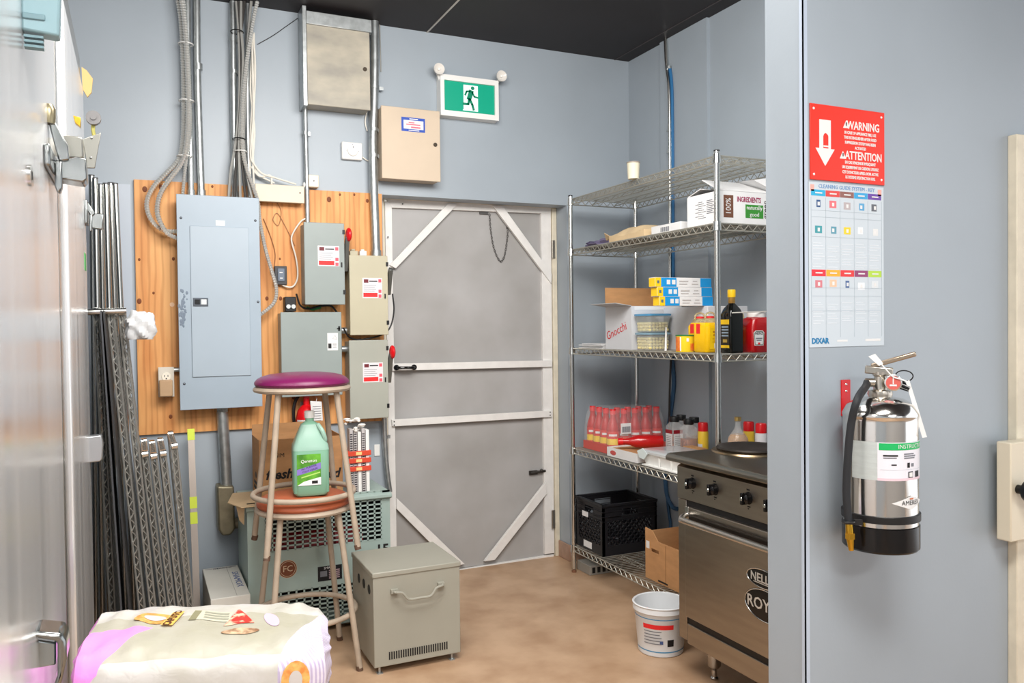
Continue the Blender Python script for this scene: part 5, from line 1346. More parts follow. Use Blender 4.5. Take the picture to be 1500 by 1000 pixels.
# ================================================================== RANGE
RX, RY = 1.99, 2.722                     # front plane, far (left) side
RW, RD = .905, .76
zb = PX(993,930,RX).z; zdoor0 = PX(1010,903,RX).z; zdoor1 = PX(1006,740,RX).z; zpan = PX(999,729,RX).z
zn = PX(974,673,RX-.03).z; zk = zn + .028
R = thing('gas_range', 'stainless steel restaurant range with black knobs beside the stub wall', 'range', (RX+RD/2, RY-RW/2, 0))
SB = STEELB
part(R, 'body', MB().bb((RX+.012,RY-RW,zb+.03), (RX+RD,RY,zn-.002)), mat('range_side', (120,112,102), .4, 1.), smooth=False)
part(R, 'front_post', MB().bb((RX,RY-.052,zb), (RX+.03,RY,zpan-.004)), SB, bev=.002)
part(R, 'front_post', MB().bb((RX,RY-RW,zb), (RX+.03,RY-RW+.052,zpan-.004)), SB, bev=.002)
part(R, 'control_panel', MB().prism([(RX-.004,RY,zpan),(RX-.004,RY,zn-.02),(RX+.03,RY,zn-.002),(RX+.03,RY,zpan)], (0,-RW,0)), SB, bev=.001)
ct_ = MB().prism([(RX-.03,RY+.045,zn+.002),(RX-.03,RY+.045,zk-.012),(RX-.022,RY+.045,zk-.003),(RX-.012,RY+.045,zk),(RX+RD,RY+.045,zk),(RX+RD,RY+.045,zn-.002),(RX+.004,RY+.045,zn-.002),(RX-.02,RY+.045,zn-.002)], (0,-RW-.06,0))
part(R, 'cooktop', ct_, mat('cooktop_steel', (150,146,138), .3, 1., noise=.1, nscale=6), bev=.003)
dr = part(R, 'oven_door', MB().bb((RX-.012,RY-RW+.056,zdoor0), (RX+.02,RY-.056,zdoor1)), SB, bev=.004)
part(R, 'door_gap', MB().bb((RX+.004,RY-RW+.05,zdoor1), (RX+.03,RY-.05,zpan)), BLACK)
part(R, 'kick_panel', MB().bb((RX-.002,RY-RW+.056,zb-.01), (RX+.02,RY-.056,zdoor0-.03)), SB, bev=.003)
part(R, 'kick_gap', MB().bb((RX+.004,RY-RW+.056,zdoor0-.03), (RX+.02,RY-.056,zdoor0)), BLACK)
# handle
hz = PX(1020,768,RX-.05).z
yA, yB = RY-.075, RY-RW+.075
hd = MB().tube(catmull([(RX-.012,yA,hz+.012),(RX-.035,yA-.004,hz+.008),(RX-.055,yA-.018,hz)], 4) + [Vector((RX-.055,yA-.04,hz)), Vector((RX-.055,yB+.04,hz))] + catmull([(RX-.055,yB+.018,hz),(RX-.035,yB+.004,hz+.008),(RX-.012,yB,hz+.012)], 4), .0125, 12)
part(dr, 'door_handle', hd, STEEL)
part(dr, 'handle_back', MB().bb((RX-.03,yB+.03,hz-.006), (RX-.012,yA-.03,hz+.02)), mat('handle_dark', (60,54,48), .4, .8), bev=.003)
for yy in (yA, yB): part(dr, 'handle_bracket', MB().bb((RX-.016,yy-.012,hz-.004), (RX-.012,yy+.012,hz+.045)), STEEL, bev=.001)
# knobs
zkb = (zpan+zn-.02)/2
for (px, py) in [(1009.6,708),(1042,717),(1091,730),(1125.5,740)]:
    q = PX(px, py, RX-.02); M = faceX(RX-.0045,q.y,q.z)
    k_ = part(R, 'knob', MB().lathe([(.002,.026),(.011,.026),(.019,.02),(.021,.006),(.023,0),(.002,0)], 24, M=M), BLACKG)
    part(k_, 'grip', MB().bb((-.0055,-.021,.008), (.0055,.021,.034), M), BLACKG, bev=.002)
    part(k_, 'cap_dot', MB().lathe([(.001,.0355),(.006,.0355),(.007,.034),(.001,.034)], 14, M=M @ Matrix.Translation((-.0,0,0))), CHROME)
    lines(k_, 'dial_marking', M, [(-.008,.027,.008,.033),(-.004,-.032,.012,-.028),(-.002,-.04,.003,-.036)], INK, lift=.0002)
# badges
def badge(nm, px, py, a, b, txt, sz, sub=None):
    q = PX(px, py, RX-.012); M = faceX(RX-.012,q.y,q.z)
    pts = lambda ka, kb, l: [M @ Vector((ka*math.cos(2*math.pi*k/40), kb*math.sin(2*math.pi*k/40), l)) for k in range(40)]
    o = part(dr, nm, MB().prism(pts(a,b,0), (-.0015,0,0)), BLACKG)
    part(o if False else dr, 'badge_rim', MB().tube(pts(a*.97,b*.95,.0018), .0016, 5, closed=True), CHROME)
    lettering(dr, txt, sz, M, mat('badge_silver', (226,226,224), .3, .6), bold=.0006, lift=.0022)
    if sub: lines(dr, 'badge_line', M, [(-a*.55,-b*.55,a*.55,-b*.47)], mat('badge_silver', (226,226,224)), lift=.002)
badge('nella_badge', 1117.5, 848, .083, .034, 'NELLA', .042, True)
badge('royal_badge', 1121, 888, .105, .058, 'ROYAL', .058)
# legs
for (x, y) in ((RX+.10,RY-.095),(RX+.10,RY-RW+.095),(RX+RD-.08,RY-.095),(RX+RD-.08,RY-RW+.095)):
    part(R, 'leg', MB().lathe([(.003,0),(.013,0),(.016,.008),(.011,.014),(.011,.04),(.021,.05),(.027,.058),(.027,zb+.03),(.003,zb+.03)], 20, (x,y,0)), STEEL)
# round hob plate on the cooktop
q = PZ(1100,657,zk+.01); 
hp_ = thing('hot_plate', 'round dark cast iron hob plate set on the cooktop', 'hot plate', (q.x,q.y,zk))
part(hp_, 'drip_ring', MB().lathe([(.12,.0005),(.16,.0005),(.156,.007),(.13,.010),(.12,.007)], 40, (q.x,q.y,zk), cap=False), mat('ring_steel', (160,140,112), .3, 1.))
part(hp_, 'plate', MB().lathe([(.003,.0006),(.132,.0006),(.140,.015),(.135,.021),(.09,.021),(.08,.019),(.003,.019)], 40, (q.x,q.y,zk)), mat('cast_iron', (52,46,42), .5, .4, noise=.15, nscale=10))

# ================================================================== PARTITION: SIGN, POSTER, EXTINGUISHER
Y = YP - .004
qs = [PY(*c, Y) for c in ((1187,151),(1297.5,165),(1294,271),(1187,262.5))]
X0, X1 = (qs[0].x+qs[3].x)/2, (qs[1].x+qs[2].x)/2; Z0, Z1 = (qs[2].z+qs[3].z)/2, (qs[0].z+qs[1].z)/2
W, H = X1-X0, Z1-Z0
ws = thing('warning_sign', 'red bilingual warning sign with a white arrow on the stub wall', 'sign', ((X0+X1)/2, YP, Z0))
part(ws, 'plate', MB().bb((X0,Y,Z0), (X1,YP-.0005,Z1)), mat('sign_red', (232,48,30), .4), bev=.001)
M = faceY((X0+X1)/2, Y, (Z0+Z1)/2)
SW = mat('sign_white', (236,228,226), .45)
def poly(parent, nm, pts, m, lift=0., th=.0005): return part(parent, nm, MB().prism([M @ Vector((x*W,y*H,lift)) for x, y in pts], M.to_3x3() @ Vector((0,0,th))), m)
poly(ws, 'arrow', [(-.385,.30),(-.235,.30),(-.235,-.08),(-.185,-.08),(-.31,-.31),(-.435,-.08),(-.385,-.08)], SW)
ex_ = [(-.335,-.075),(-.335,.08),(-.325,.11),(-.31,.125),(-.295,.12),(-.275,.10),(-.27,.08),(-.27,-.075)]
poly(ws, 'extinguisher_pictogram', ex_, mat('sign_red', (232,48,30)), .0006); poly(ws, 'pictogram_line', [(-.335,-.06),(-.27,-.06),(-.27,-.04),(-.335,-.04)], SW, .0012)
for (cx_, cy_) in ((-.03,.275),(-.075,-.14)):
    tr_ = poly(ws, 'triangle', [(cx_-.042,cy_-.05),(cx_+.042,cy_-.05),(cx_,cy_+.055)], SW)
    poly(ws, 'exclamation', [(cx_-.005,cy_-.02),(cx_+.005,cy_-.02),(cx_+.007,cy_+.025),(cx_-.007,cy_+.025)], INK, .0006)
def sl(s_, sz, x, y, b=.0, wd=1.): lettering(ws, s_, sz, M @ Matrix.Translation((x*W,y*H,0)), SW, bold=b, wide=wd)
sl('WARNING', .030, .2, .265, .0006, .82); sl('ATTENTION', .030, .205, -.14, .0006, .80)
for k, s_ in enumerate(['IN CASE OF APPLIANCE FIRE, USE','THIS EXTINGUISHER AFTER FIXED','SUPPRESSION SYSTEM HAS BEEN','ACTUATED']): sl(s_, .0105, .16, .165-.066*k, .0003, .74)
for k, s_ in enumerate(["EN CAS D'INCENDIE IMPLIQUANT","UN EQUIPEMENT DE CUISSON, UTILISEZ","CET EXTINCTEUR APRES AVOIR ACTIVE","LE SYSTEME D'EXTINCTION FIXE."]): sl(s_, .0105, .16, -.235-.066*k, .0003, .70)
for (x, y) in ((-.455,.435),(.455,.43),(-.455,-.43),(.455,-.43)):
    q = M @ Vector((x*W,y*H,0)); part(ws, 'rivet', MB().ell(q, (.0035,.002,.0035), 10, 6), WHITE)

qs = [PY(*c, YP-.002) for c in ((1185,264.5),(1295,272),(1294,507),(1185,507.5))]
X0, X1 = (qs[0].x+qs[3].x)/2, (qs[1].x+qs[2].x)/2; Z0, Z1 = (qs[2].z+qs[3].z)/2, qs[0].z - .002
W, H = X1-X0, Z1-Z0
ps = thing('cleaning_poster', 'laminated pale poster with two rows of coloured headings under warning sign', 'poster', ((X0+X1)/2, YP, Z0))
part(ps, 'sheet', MB().bb((X0,YP-.002,Z0), (X1,YP-.0005,Z1)), mat('laminate', (198,208,216), .16, noise=.03, nscale=3), smooth=False)
M = faceY(X0, YP-.002, Z0)
def R4(nm, u0, v0, u1, v1, m, lift=0.): return decal(ps, nm, M, u0*W, v0*H, u1*W, v1*H, m, th=.0003, lift=lift)
cols1 = [(40,170,214),(214,66,60),(140,92,84),(50,160,214),(104,62,160)]; cols2 = [(222,36,50),(244,170,36),(220,40,44),(140,52,104),(176,212,62)]
u_ = [.03+.188*k for k in range(6)]
PV = mat('poster_line', (172,184,194), .4)
for k in range(5):
    R4('heading', u_[k], .918, u_[k+1]-.004, .955, mat('hd1_%d' % k, cols1[k], .3)); R4('heading', u_[k], .432, u_[k+1]-.004, .472, mat('hd2_%d' % k, cols2[k], .3))
    each_line(ps, 'heading_print', M, [((u_[k]+.05)*W,.932*H,(u_[k]+.14)*W,.94*H),((u_[k]+.05)*W,.448*H,(u_[k]+.14)*W,.456*H)], PAPER)
each_line(ps, 'column_line', M, [(u_[k]*W-.0006,.06*H,u_[k]*W+.0006,.91*H) for k in range(6)], PV, lift=0.)
each_line(ps, 'row_line', M, [(.03*W,v*H,.97*W,v*H+.001) for v in (.83,.79,.67,.36,.31,.22)], PV, lift=0.)
pic = [(0,.872,(40,80,130)),(1,.872,(222,110,118)),(2,.868,(180,170,172)),(3,.868,(86,160,204)),(4,.868,(96,100,108)),(0,.715,(60,150,160)),(1,.715,(90,150,170)),(2,.715,(240,204,40)),(3,.72,(228,232,236)),(4,.715,(220,222,222)),(0,.385,(206,120,130)),(1,.39,(232,190,160)),(2,.385,(70,100,150)),(3,.375,(230,234,238)),(4,.385,(214,220,224))]
for i, (k, v, c) in enumerate(pic):
    um = (u_[k]+u_[k+1])/2; R4('picture', um-.045+.02*(i%3==0), v-.022, um+.045-.02*(i%4==0), v+.022, mat('pic_%d' % i, c, .3))
    R4('picture_mark', um-.012, v-.012, um+.016, v+.010, PAPER, .0003)
tx = []
for k in range(5):
    for r_ in range(10):
        if (k*7+r_) % 4 != 3: tx.append(((u_[k]+.02)*W, (.63-.016*r_)*H, (u_[k]+.13+.02*((k+r_)%3))*W, (.634-.016*r_)*H)); tx.append(((u_[k]+.02)*W, (.27-.014*r_)*H, (u_[k]+.12+.02*((k+r_)%3))*W, (.274-.014*r_)*H))
lines(ps, 'small_print', M, tx, mat('poster_print', (218,224,230), .4), lift=0.)['kind'] = 'stuff'
lettering(ps, 'CLEANING GUIDE SYSTEM - KEY', .014, M @ Matrix.Translation((.5*W,.977*H,0)), mat('poster_title', (110,150,196), .4), lift=.0004)
lettering(ps, 'DIXAR', .02, M @ Matrix.Translation((.03*W,.037*H,0)), mat('poster_brand', (20,120,170), .4), align='LEFT', bold=.0008, lift=.0004)
R4('corner_mark', .02, .945, .07, .985, mat('corner_pink', (240,170,160), .4)); R4('corner_mark', .92, .945, .97, .985, mat('corner_pink', (240,170,160)))
R4('foot_note', .36, .03, .5, .042, PAPER); R4('foot_note', .74, .03, .95, .045, PAPER)

# big stainless extinguisher
er = .0915; ec = PY(1289.5, 700, YP-er-.022); ex0 = ec.x; ey0 = YP-er-.022
vd = Vector((-ex0,-ey0,0)).normalized(); va = math.degrees(math.atan2(vd.y, vd.x))    # towards the photographer
nearp = Vector((ex0,ey0,0)) + vd*er
def zat(py): 
    d = ray(1291, py); t = math.hypot(nearp.x,nearp.y)/math.hypot(d.x,d.y); return CAMH + d.z*t
def zmid(py):
    d = ray(1291, py); t = math.hypot(ex0,ey0)/math.hypot(d.x,d.y); return CAMH + d.z*t
ez0 = zat(813)
E_ = thing('fire_extinguisher', 'tall polished steel kitchen fire extinguisher with a black hose on the stub wall', 'fire extinguisher', (ex0,ey0,ez0))
C = (ex0,ey0,ez0)
hs = zat(612)-ez0; ht = zmid(580)-ez0; hb = zat(776)-ez0; hr = zat(770)-ez0
part(E_, 'cylinder', MB().lathe([(.004,.004),(er-.006,.004),(er-.003,.02),(er-.003,.03),(er-.003,.05),(er-.003,hs-.03),(er-.003,hs-.012),(er-.003,hs-.004),(er-.0015,hs-.002),(er-.0015,hs+.003),(er-.006,hs+.012),(er*.86,hs+(ht-hs)*.55),(er*.62,hs+(ht-hs)*.86),(er*.3,ht),(.02,ht+.004),(.004,ht+.004)], 56, C), mat('extinguisher_steel', (222,220,216), .14, 1.))
part(E_, 'base_boot', MB().lathe([(.004,0),(er-.004,0),(er,.005),(er,hb),(er-.003,hb+.002),(er-.003,.01)], 48, C, cap=False), BLACKG)
part(E_, 'strap_band', MB().lathe([(er-.003,hr+.002),(er+.0015,hr+.003),(er+.0015,hr+.02),(er-.003,hr+.021)], 48, C, cap=False), BLACK)
zl0, zl1 = zat(704)-ez0, zat(648)-ez0
LM = mat('label_silver', (206,214,212), .35, .4, noise=.06, nscale=30, stretch=(1,1,6)); LW = mat('label_pale', (228,226,234), .45)
band(E_, 'blank_label', C, zl0, zl1, va-46, va-4, LM, er-.003, er-.003, 16)
il = band(E_, 'instruction_label', C, zl0, zl1, va-4, va+88, LW, er-.003, er-.003, 28)
band(il, 'green_band', C, zl1-.019, zl1-.002, va-2, va+88, mat('band_green', (24,178,96), .45), er-.003, er-.003, 24, .0012)
def curved_text(parent, s_, size, ang, z, m, R=er-.003, off=.0018, wide=1.):
    mb = textmb(s_, size, Matrix.Identity(4), wide=wide, ext=0.)
    for i, v in enumerate(mb.v):
        a = math.radians(ang) + v.x/R; mb.v[i] = Vector((C[0]+(R+off)*math.cos(a), C[1]+(R+off)*math.sin(a), C[2]+z+v.y))
    return part(parent, 'lettering', mb, m, smooth=False)
curved_text(il, 'INSTRUCTIONS', .014, va+58, zl1-.0105, PAPER)
for (a, b, z0, z1, m) in [(4,26,zl1-.034,zl1-.030,INK),(4,24,zl1-.039,zl1-.0365,GREYINK),(36,56,zl1-.030,zl1-.027,GREYINK),(36,60,zl1-.035,zl1-.032,GREYINK),(36,58,zl1-.040,zl1-.037,GREYINK),
                          (16,24,zl1-.056,zl1-.053,INK),(42,47,zl1-.062,zl1-.05,INK),(50,56,zl1-.060,zl1-.052,GREYINK),(44,54,zl1-.087,zl1-.072,INK),(60,72,zl1-.087,zl1-.072,INK),(0,88,zl1-.067,zl1-.0665,PV),(-4,88,zl0,zl0+.006,mat('label_pinkline', (226,200,210), .5))]:
    band(il, 'print', C, z0, z1, va+a, va+b, m, er-.003, er-.003, 8, .0016)
band(il, 'symbol_inset', C, zl1-.085, zl1-.074, va+45.5, va+52.5, PAPER, er-.003, er-.003, 6, .0022)
zd = zat(737)-ez0; dm = MB(); hh, aw = .017, 34.
n = 16
for k in range(n):
    f0, f1 = -1+2*k/n, -1+2*(k+1)/n
    vv = []
    for f, sgn in ((f0,-1),(f1,-1),(f1,1),(f0,1)):
        a = math.radians(va+50+aw*f); vv.append((C[0]+(er-.0015)*math.cos(a), C[1]+(er-.0015)*math.sin(a), C[2]+zd+sgn*hh*(1-abs(f))))
    dm.add(vv, [(0,1,2,3)])
di = part(E_, 'diamond_badge', dm, PAPER)
curved_text(di, 'AMEREX', .0155, va+50, zd, INK, R=er-.0015, off=.001)
band(di, 'badge_mark', C, zd+.008, zd+.012, va+46, va+54, mat('badge_rust', (200,120,80), .5), er-.0015, er-.0015, 4, .001)
# valve, levers, gauge
rt = Vector((-vd.y*-1, vd.x*-1, 0)); rt = Vector((vd.y*-1, vd.x, 0)); rt = vd.cross(Vector((0,0,1))) * -1   # viewer's right
zv = ht
O = Vector(C)
VM = mat('valve_nickel', (196,188,176), .28, 1.)
vb = MB().lathe([(.004,zv),(.028,zv),(.03,zv+.006),(.028,zv+.014),(.016,zv+.017),(.014,zv+.05),(.018,zv+.054),(.018,zv+.062),(.004,zv+.062)], 20, C)
vb.cyl(O+Vector((0,0,zv+.034)), O+Vector((0,0,zv+.034))-rt*.035, .011, n=14)
vb.cyl(O+Vector((0,0,zv+.034)), O+Vector((0,0,zv+.034))+rt*.05, .009, n=14)
part(E_, 'valve', vb, VM)
def arm(p0, p1, w0, t0): return MB().bar(O+p0, O+p1, w0, t0, up=(0,0,1))
mbk = arm(-rt*.035+Vector((0,0,zv+.068)), rt*.03+Vector((0,0,zv+.062)), .03, .02)
part(E_, 'carry_handle', mbk, VM, bev=.003)
part(E_, 'top_lever', arm(-rt*.02+Vector((0,0,zv+.076)), rt*.082+Vector((0,0,zv+.108)), .026, .012), mat('lever_bronze', (176,158,138), .32, .9), bev=.003)
gp = O + rt*.03 + vd*.022 + Vector((0,0,zv+.036)); M = face(gp, tuple(rt), (0,0,1))
gg = part(E_, 'gauge', MB().lathe([(.002,-.02),(.014,-.02),(.02,-.006),(.0205,.004),(.018,.005),(.002,.005)], 24, M=M), CHROME)
part(gg, 'gauge_dial', MB().lathe([(.001,.0062),(.017,.0062),(.017,.005),(.001,.005)], 24, M=M), mat('dial_red', (206,96,88), .4))
part(gg, 'gauge_needle', MB().bb((-.0012,-.003,.0066), (.0012,.013,.0072), M).bb((-.008,-.008,.0064),(.008,-.004,.0068), M), PAPER)
pc_ = O + rt*.055 + vd*.008 + Vector((0,0,zv+.052))
part(E_, 'pin_ring', MB().tube([pc_ + rt*(.02*math.cos(t)) + Vector((0,0,.014*math.sin(t))) + vd*.004*math.sin(2*t) for t in [2*math.pi*k/24 for k in range(24)]], .0016, 6, closed=True), BLACK)
part(E_, 'nozzle_plug', MB().cyl(O+rt*.045+Vector((0,0,zv+.03)), O+rt*.068+vd*.006+Vector((0,0,zv+.02)), .011, .008, 12), BLACKG)
# tags
def tagq(px_pts, dist): 
    out = []
    for (px, py) in px_pts:
        d = ray(px, py); t = dist/math.hypot(d.x,d.y); out.append(EYE+d*t)
    return out
D0 = math.hypot(ex0,ey0)
q = tagq([(1327,560),(1332,556),(1358,640),(1351,641)], D0-.01); part(E_, 'paper_tag', MB().prism(q, vd*-.0012), PAPER)
q = tagq([(1272,522),(1282,518),(1294,532),(1288,536)], D0-.02); part(E_, 'seal_tag', MB().prism(q, vd*-.0012), PAPER)
q = tagq([(1291,533),(1298,541),(1306,550),(1311,553),(1322,556),(1330,560)], D0-.03)
part(E_, 'tag_tie', MB().tube(catmull(q, 5), .0018, 6), WHITE)
# hose and brass tip
hq = [O+Vector((0,0,zv+.034))-rt*.03] + tagq([(1268,566)], D0-.03) + tagq([(1256,585),(1247,620),(1242,670),(1240,720),(1243,765)], D0-er-.012)
hq = [hq[0]] + [hq[1]] + hq[2:]
part(E_, 'hose', MB().tube(catmull(hq, 8), .0095, 12), RUBBER)
tp = tagq([(1243.5,764),(1245,785),(1247,806)], D0-er-.012)
part(E_, 'brass_tip', MB().tube([tp[0],tp[1],tp[2]], [.0085,.0105,.006], 12).cyl(tp[1]+Vector((0,0,.008)), tp[1]-Vector((0,0,.006)), .0125, n=6), BRASS)
part(E_, 'hose_clip', MB().tube([tp[0]+(vd*.014*math.cos(t)+rt*.014*math.sin(t)) for t in [2*math.pi*k/16 for k in range(16)]], .004, 6, closed=True).bar(tp[0]+rt*.012, tp[0]+rt*.03-vd*.006, .008, .014), BLACK)
# red wall bracket
x0, x1, z0, z1 = rectY(1233,556,1246,592, YP-.004)
br = part(E_, 'wall_bracket', MB().bb((x0,YP-.004,z0-.03), (x1,YP,z1)).bb((x0,YP-.03,z0-.03), (x1+.02,YP-.004,z0-.022)), RED, bev=.001)
for k in (.012,.03): part(br, 'bracket_screw', MB().ell(((x0+x1)/2,YP-.004,z1-k), (.0035,.0025,.0035), 8, 6), CHROME)
part(E_, 'bracket_arm', MB().bb((ex0+.0,YP-.03,zl1+ez0-.05), (ex0+.05,YP,zl1+ez0+.02)), RED)
# ================================================================== STEEL COOLERS ON THE LEFT
XF = -.16
def cooler(label, y0, y1, dy0, dy1):
    t = thing('steel_cooler', label, 'cooler', (XF-.4,(y0+y1)/2,0))
    part(t, 'cabinet', MB().bb((-.97,y0,.12), (XF-.035,y1,2.45)), STEEL, bev=.004)
    part(t, 'frame', MB().bb((XF-.035,y0,.12), (XF-.012,dy0-.006,2.45)).bb((XF-.035,dy1+.006,.12), (XF-.012,y1,2.45)).bb((XF-.035,dy0-.006,2.33), (XF-.012,dy1+.006,2.45)).bb((XF-.035,dy0-.006,.12), (XF-.012,dy1+.006,.2)), STEEL, bev=.003)
    part(t, 'gasket', MB().bb((XF-.0349,dy0-.005,.205), (XF-.02,dy1+.005,2.325)), mat('gasket_grey', (120,120,122), .6))
    d = part(t, 'door', MB().bb((XF-.02,dy0,.21), (XF,dy1,2.32)), MIRRS, bev=.006, seg=3)
    for (x, y) in ((-.9,y0+.08),(-.9,y1-.08),(XF-.1,y0+.08),(XF-.1,y1-.08)):
        part(t, 'leg', MB().cyl((x,y,0), (x,y,.12), .025, n=14), STEEL)
    return t, d
f1, d1 = cooler('polished steel cooler with chrome latch nearest the flour bag', .45, 2.36, .5, 2.17)
f2, d2_ = cooler('polished steel cooler beside the leaning wire shelves', 2.38, 3.46, 2.5, 3.40)
part(f1, 'door_trim', MB().bb((XF-.012,2.24,.2), (XF-.004,2.27,2.36)), CHROME)
# header control housing on the near cooler
TEAL = mat('teal_plastic', (134,164,172), .25)
LCH = mat('latch_chrome', (150,153,152), .22, 1.)
zc0 = PY(66,47,1.55).z; xr_ = PY(92,30,1.55).x
hd_ = part(f1, 'control_housing', MB().prism([(XF-.001,1.55,zc0),(xr_-.006,1.55,zc0-.004),(xr_+.004,1.55,zc0+.22),(XF-.001,1.55,zc0+.22)], (0,.035,0)), TEAL, bev=.004, label='pale teal plastic housing')
part(hd_, 'grip_slot', MB().bb((XF+.001,1.547,zc0+.018), (XF+.034,1.5505,zc0+.028)), mat('teal_dark', (110,140,148), .4), bev=.002)
for k in range(3): part(hd_, 'louvre', MB().bb((XF+.002,1.553,zc0-.010-.008*k), (XF+.03,1.57,zc0-.006-.008*k)), mat('teal_dark', (110,140,148)))
# upper latch (near)
def latch(d, Y, pts, zoff=0):
    pass
Yl = 2.02; 
def pr_(pts, Y0, dep, parent, nm, m, bev=.003, th=None): return part(parent, nm, MB().prism(polyY(pts, Y0), (0,dep,0)), m, bev=bev)
base = part(d1, 'latch_base', MB().bb((XF,1.86,PY(80,262,Yl).z), (XF+.012,2.12,PY(80,232,Yl).z)), LCH, bev=.004)
pr_([(81,234),(84,261),(122,267),(127,262),(126,232),(113,229),(97,233)], 1.98, .07, d1, 'latch_body', LCH)
pr_([(70,176),(77,172),(100,212),(101,234),(86,236)], 1.97, .03, d1, 'latch_lever', LCH)
part(d1, 'lever_knob', MB().lathe([(.003,0),(.012,.0),(.014,.012),(.014,.03),(.009,.04),(.003,.042)], 16, tuple(PY(71,181,1.97)-Vector((0,0,.0)))), mat('knob_brass', (150,140,112), .3, .8))
pr_([(80,236),(91,236),(91,273),(88,281),(83,281),(80,272)], 1.955, .03, d1, 'latch_bolt', LCH, .005)
pr_([(92,197),(118,200),(121,203),(122,231),(98,231)], 2.06, .05, d1, 'strike_block', mat('strike_grey', (158,156,148), .3, 1.))
sp = pr_([(121,204),(148,194),(139,246),(128,246)], 2.10, .006, f1, 'strike_plate', mat('strike_grey', (158,156,148)), .001)
for (px, py) in ((134,202),(133,231)):
    p = PY(px, py, 2.099); part(f1, 'strike_screw', MB().ell(p, (.003,.002,.003), 8, 6), LCH)
part(f1, 'strike_arm', MB().bb((XF-.012,2.102,PY(121,231,2.1).z), (PY(124,220,2.1).x,2.106,PY(121,205,2.1).z)), mat('strike_grey', (158,156,148)))
for (px, py, r_) in ((137,173,.0125),):
    p = PY(px, py, 2.2); part(f1, 'roller', MB().cyl(p-Vector((0,.008,0)), p+Vector((0,.008,0)), r_+.004, n=20).cyl(p-Vector((0,.011,0)), p+Vector((0,.011,0)), r_*.5, n=14), mat('roller_grey', (120,118,118), .35, .7))
    pr_([(134,177),(140,177),(139,190),(141,199),(135,200),(133,188)], 2.205, .012, f1, 'roller_arm', mat('arm_yellow', (176,170,96), .4, .5), .002)
pr_([(107,169),(118,172),(118,186),(110,180)], 2.24, .02, f1, 'brass_keeper', BRASS, .001)
# keyhole plate on the near door
p = PX(43,257,XF); part(d1, 'key_escutcheon', MB().prism([(XF,p.y+.030*math.cos(t),p.z+.018*math.sin(t)) for t in [2*math.pi*k/24 for k in range(24)]], (.004,0,0)), CHROME)
part(d1, 'keyhole', MB().box((XF+.0045,p.y,p.z), (.001,.006,.014)), BLACK)
part(d1, 'door_badge', MB().bb((XF,2.28-.16,PX(98,114,XF).z), (XF+.006,2.16,PX(98,98,XF).z)), mat('badge_dark', (70,72,76), .3, .5), bev=.001)
# lower pull on the near door
pr_([(46,933),(52,925),(90,928),(97,938),(98,965),(90,1000),(84,1016),(76,1010),(84,990),(84,940),(60,936)], 1.56, .07, d1, 'lower_pull', LCH, .006)
pr_([(46,936),(82,941),(82,974),(46,980)], 1.60, .05, d1, 'pull_recess', mat('pull_blue', (170,182,188), .25, .9), .003)
# far cooler latch and hinge
pr_([(131,313),(134,334),(150,336),(152,314),(145,312)], 3.36, .03, d2_, 'latch_body', LCH)
pr_([(122,292),(128,294),(140,312),(134,318),(126,305)], 3.35, .02, d2_, 'latch_lever', LCH)
pr_([(131,314),(135,314),(135,338),(131,338)], 3.34, .02, d2_, 'latch_bolt', LCH, .002)
part(d2_, 'latch_base', MB().bb((XF,3.30,PY(132,330,3.36).z), (XF+.01,3.395,PY(132,296,3.36).z)), LCH, bev=.003)
pr_([(126,640),(148,637),(151,650),(150,672),(146,676),(126,678)], 3.30, .05, d2_, 'lower_hinge', mat('hinge_pale', (186,188,190), .3, .8), .004)
part(d2_, 'green_sticker', MB().bb((XF,3.24,PX(125,396,XF).z), (XF+.001,3.34,PX(125,372,XF).z)), mat('sticker_green', (60,160,80), .5))
single('tan_card', MB().prism(polyY([(119.5,98),(127,103),(136,115),(134,135),(128,142),(121,130)], 3.463), (0,.012,0)), mat('manila', (196,164,108), .7), 'tan folded card poking out behind the far cooler', 'card')

# ================================================================== LEANING SHELVES AND POSTS
def leaning(label, top, bot, Y0, Wd, dk=True):
    A = PY(*top, Y0); B = PY(*bot, Y0); d = (A-B).normalized(); B = B - d*((B.z-.035)/d.z)
    # local frame: y along the length (up), x into the room, z the deck normal
    yv = d; xv = Vector((0,1,0)); xv = (xv-yv*xv.dot(yv)).normalized(); zv_ = xv.cross(yv)
    M = Matrix(((xv.x,yv.x,zv_.x,B.x),(xv.y,yv.y,zv_.y,B.y),(xv.z,yv.z,zv_.z,B.z),(0,0,0,1)))
    t = thing('loose_wire_shelf', label, 'wire shelf', M=M)
    wire_shelf_parts(t, Wd, (A-B).length, dk=dk, pitch=.024)
    L = (A-B).length
    for x in (0, Wd):
        for y in (0, L):
            part(t, 'corner_sleeve', MB().lathe([(.011,-.023),(.0165,-.023),(.0145,.0),(.011,.0)], 12, (x,y,0), cap=False), CHROME if y else mw_, local=True)
    return t
mw_ = DKWIRE
for i, (tp_, bt_, lab) in enumerate([
    ((147,456),(170,890),'long loose wire shelf leaning against the far cooler'),
    ((167,456),(213,890),'long loose wire shelf second from the far cooler'),
    ((183,456),(229,890),'long loose wire shelf with a white rag on its corner')]):
    leaning(lab, tp_, bt_, 3.62+.06*(i == 3), .43)
for i, (tp_, bt_, lab) in enumerate([
    ((217,664),(244.5,890),'short loose wire shelf leftmost of the short stack by the long shelves'),
    ((230,667),(257.5,890),'short loose wire shelf second beside the long shelves'),
    ((243.5,663),(270.5,890),'short loose wire shelf third beside the long shelves'),
    ((260,652),(284,890),'short loose wire shelf next to the taped steel bar')]):
    leaning(lab, tp_, bt_, 3.70, .43)
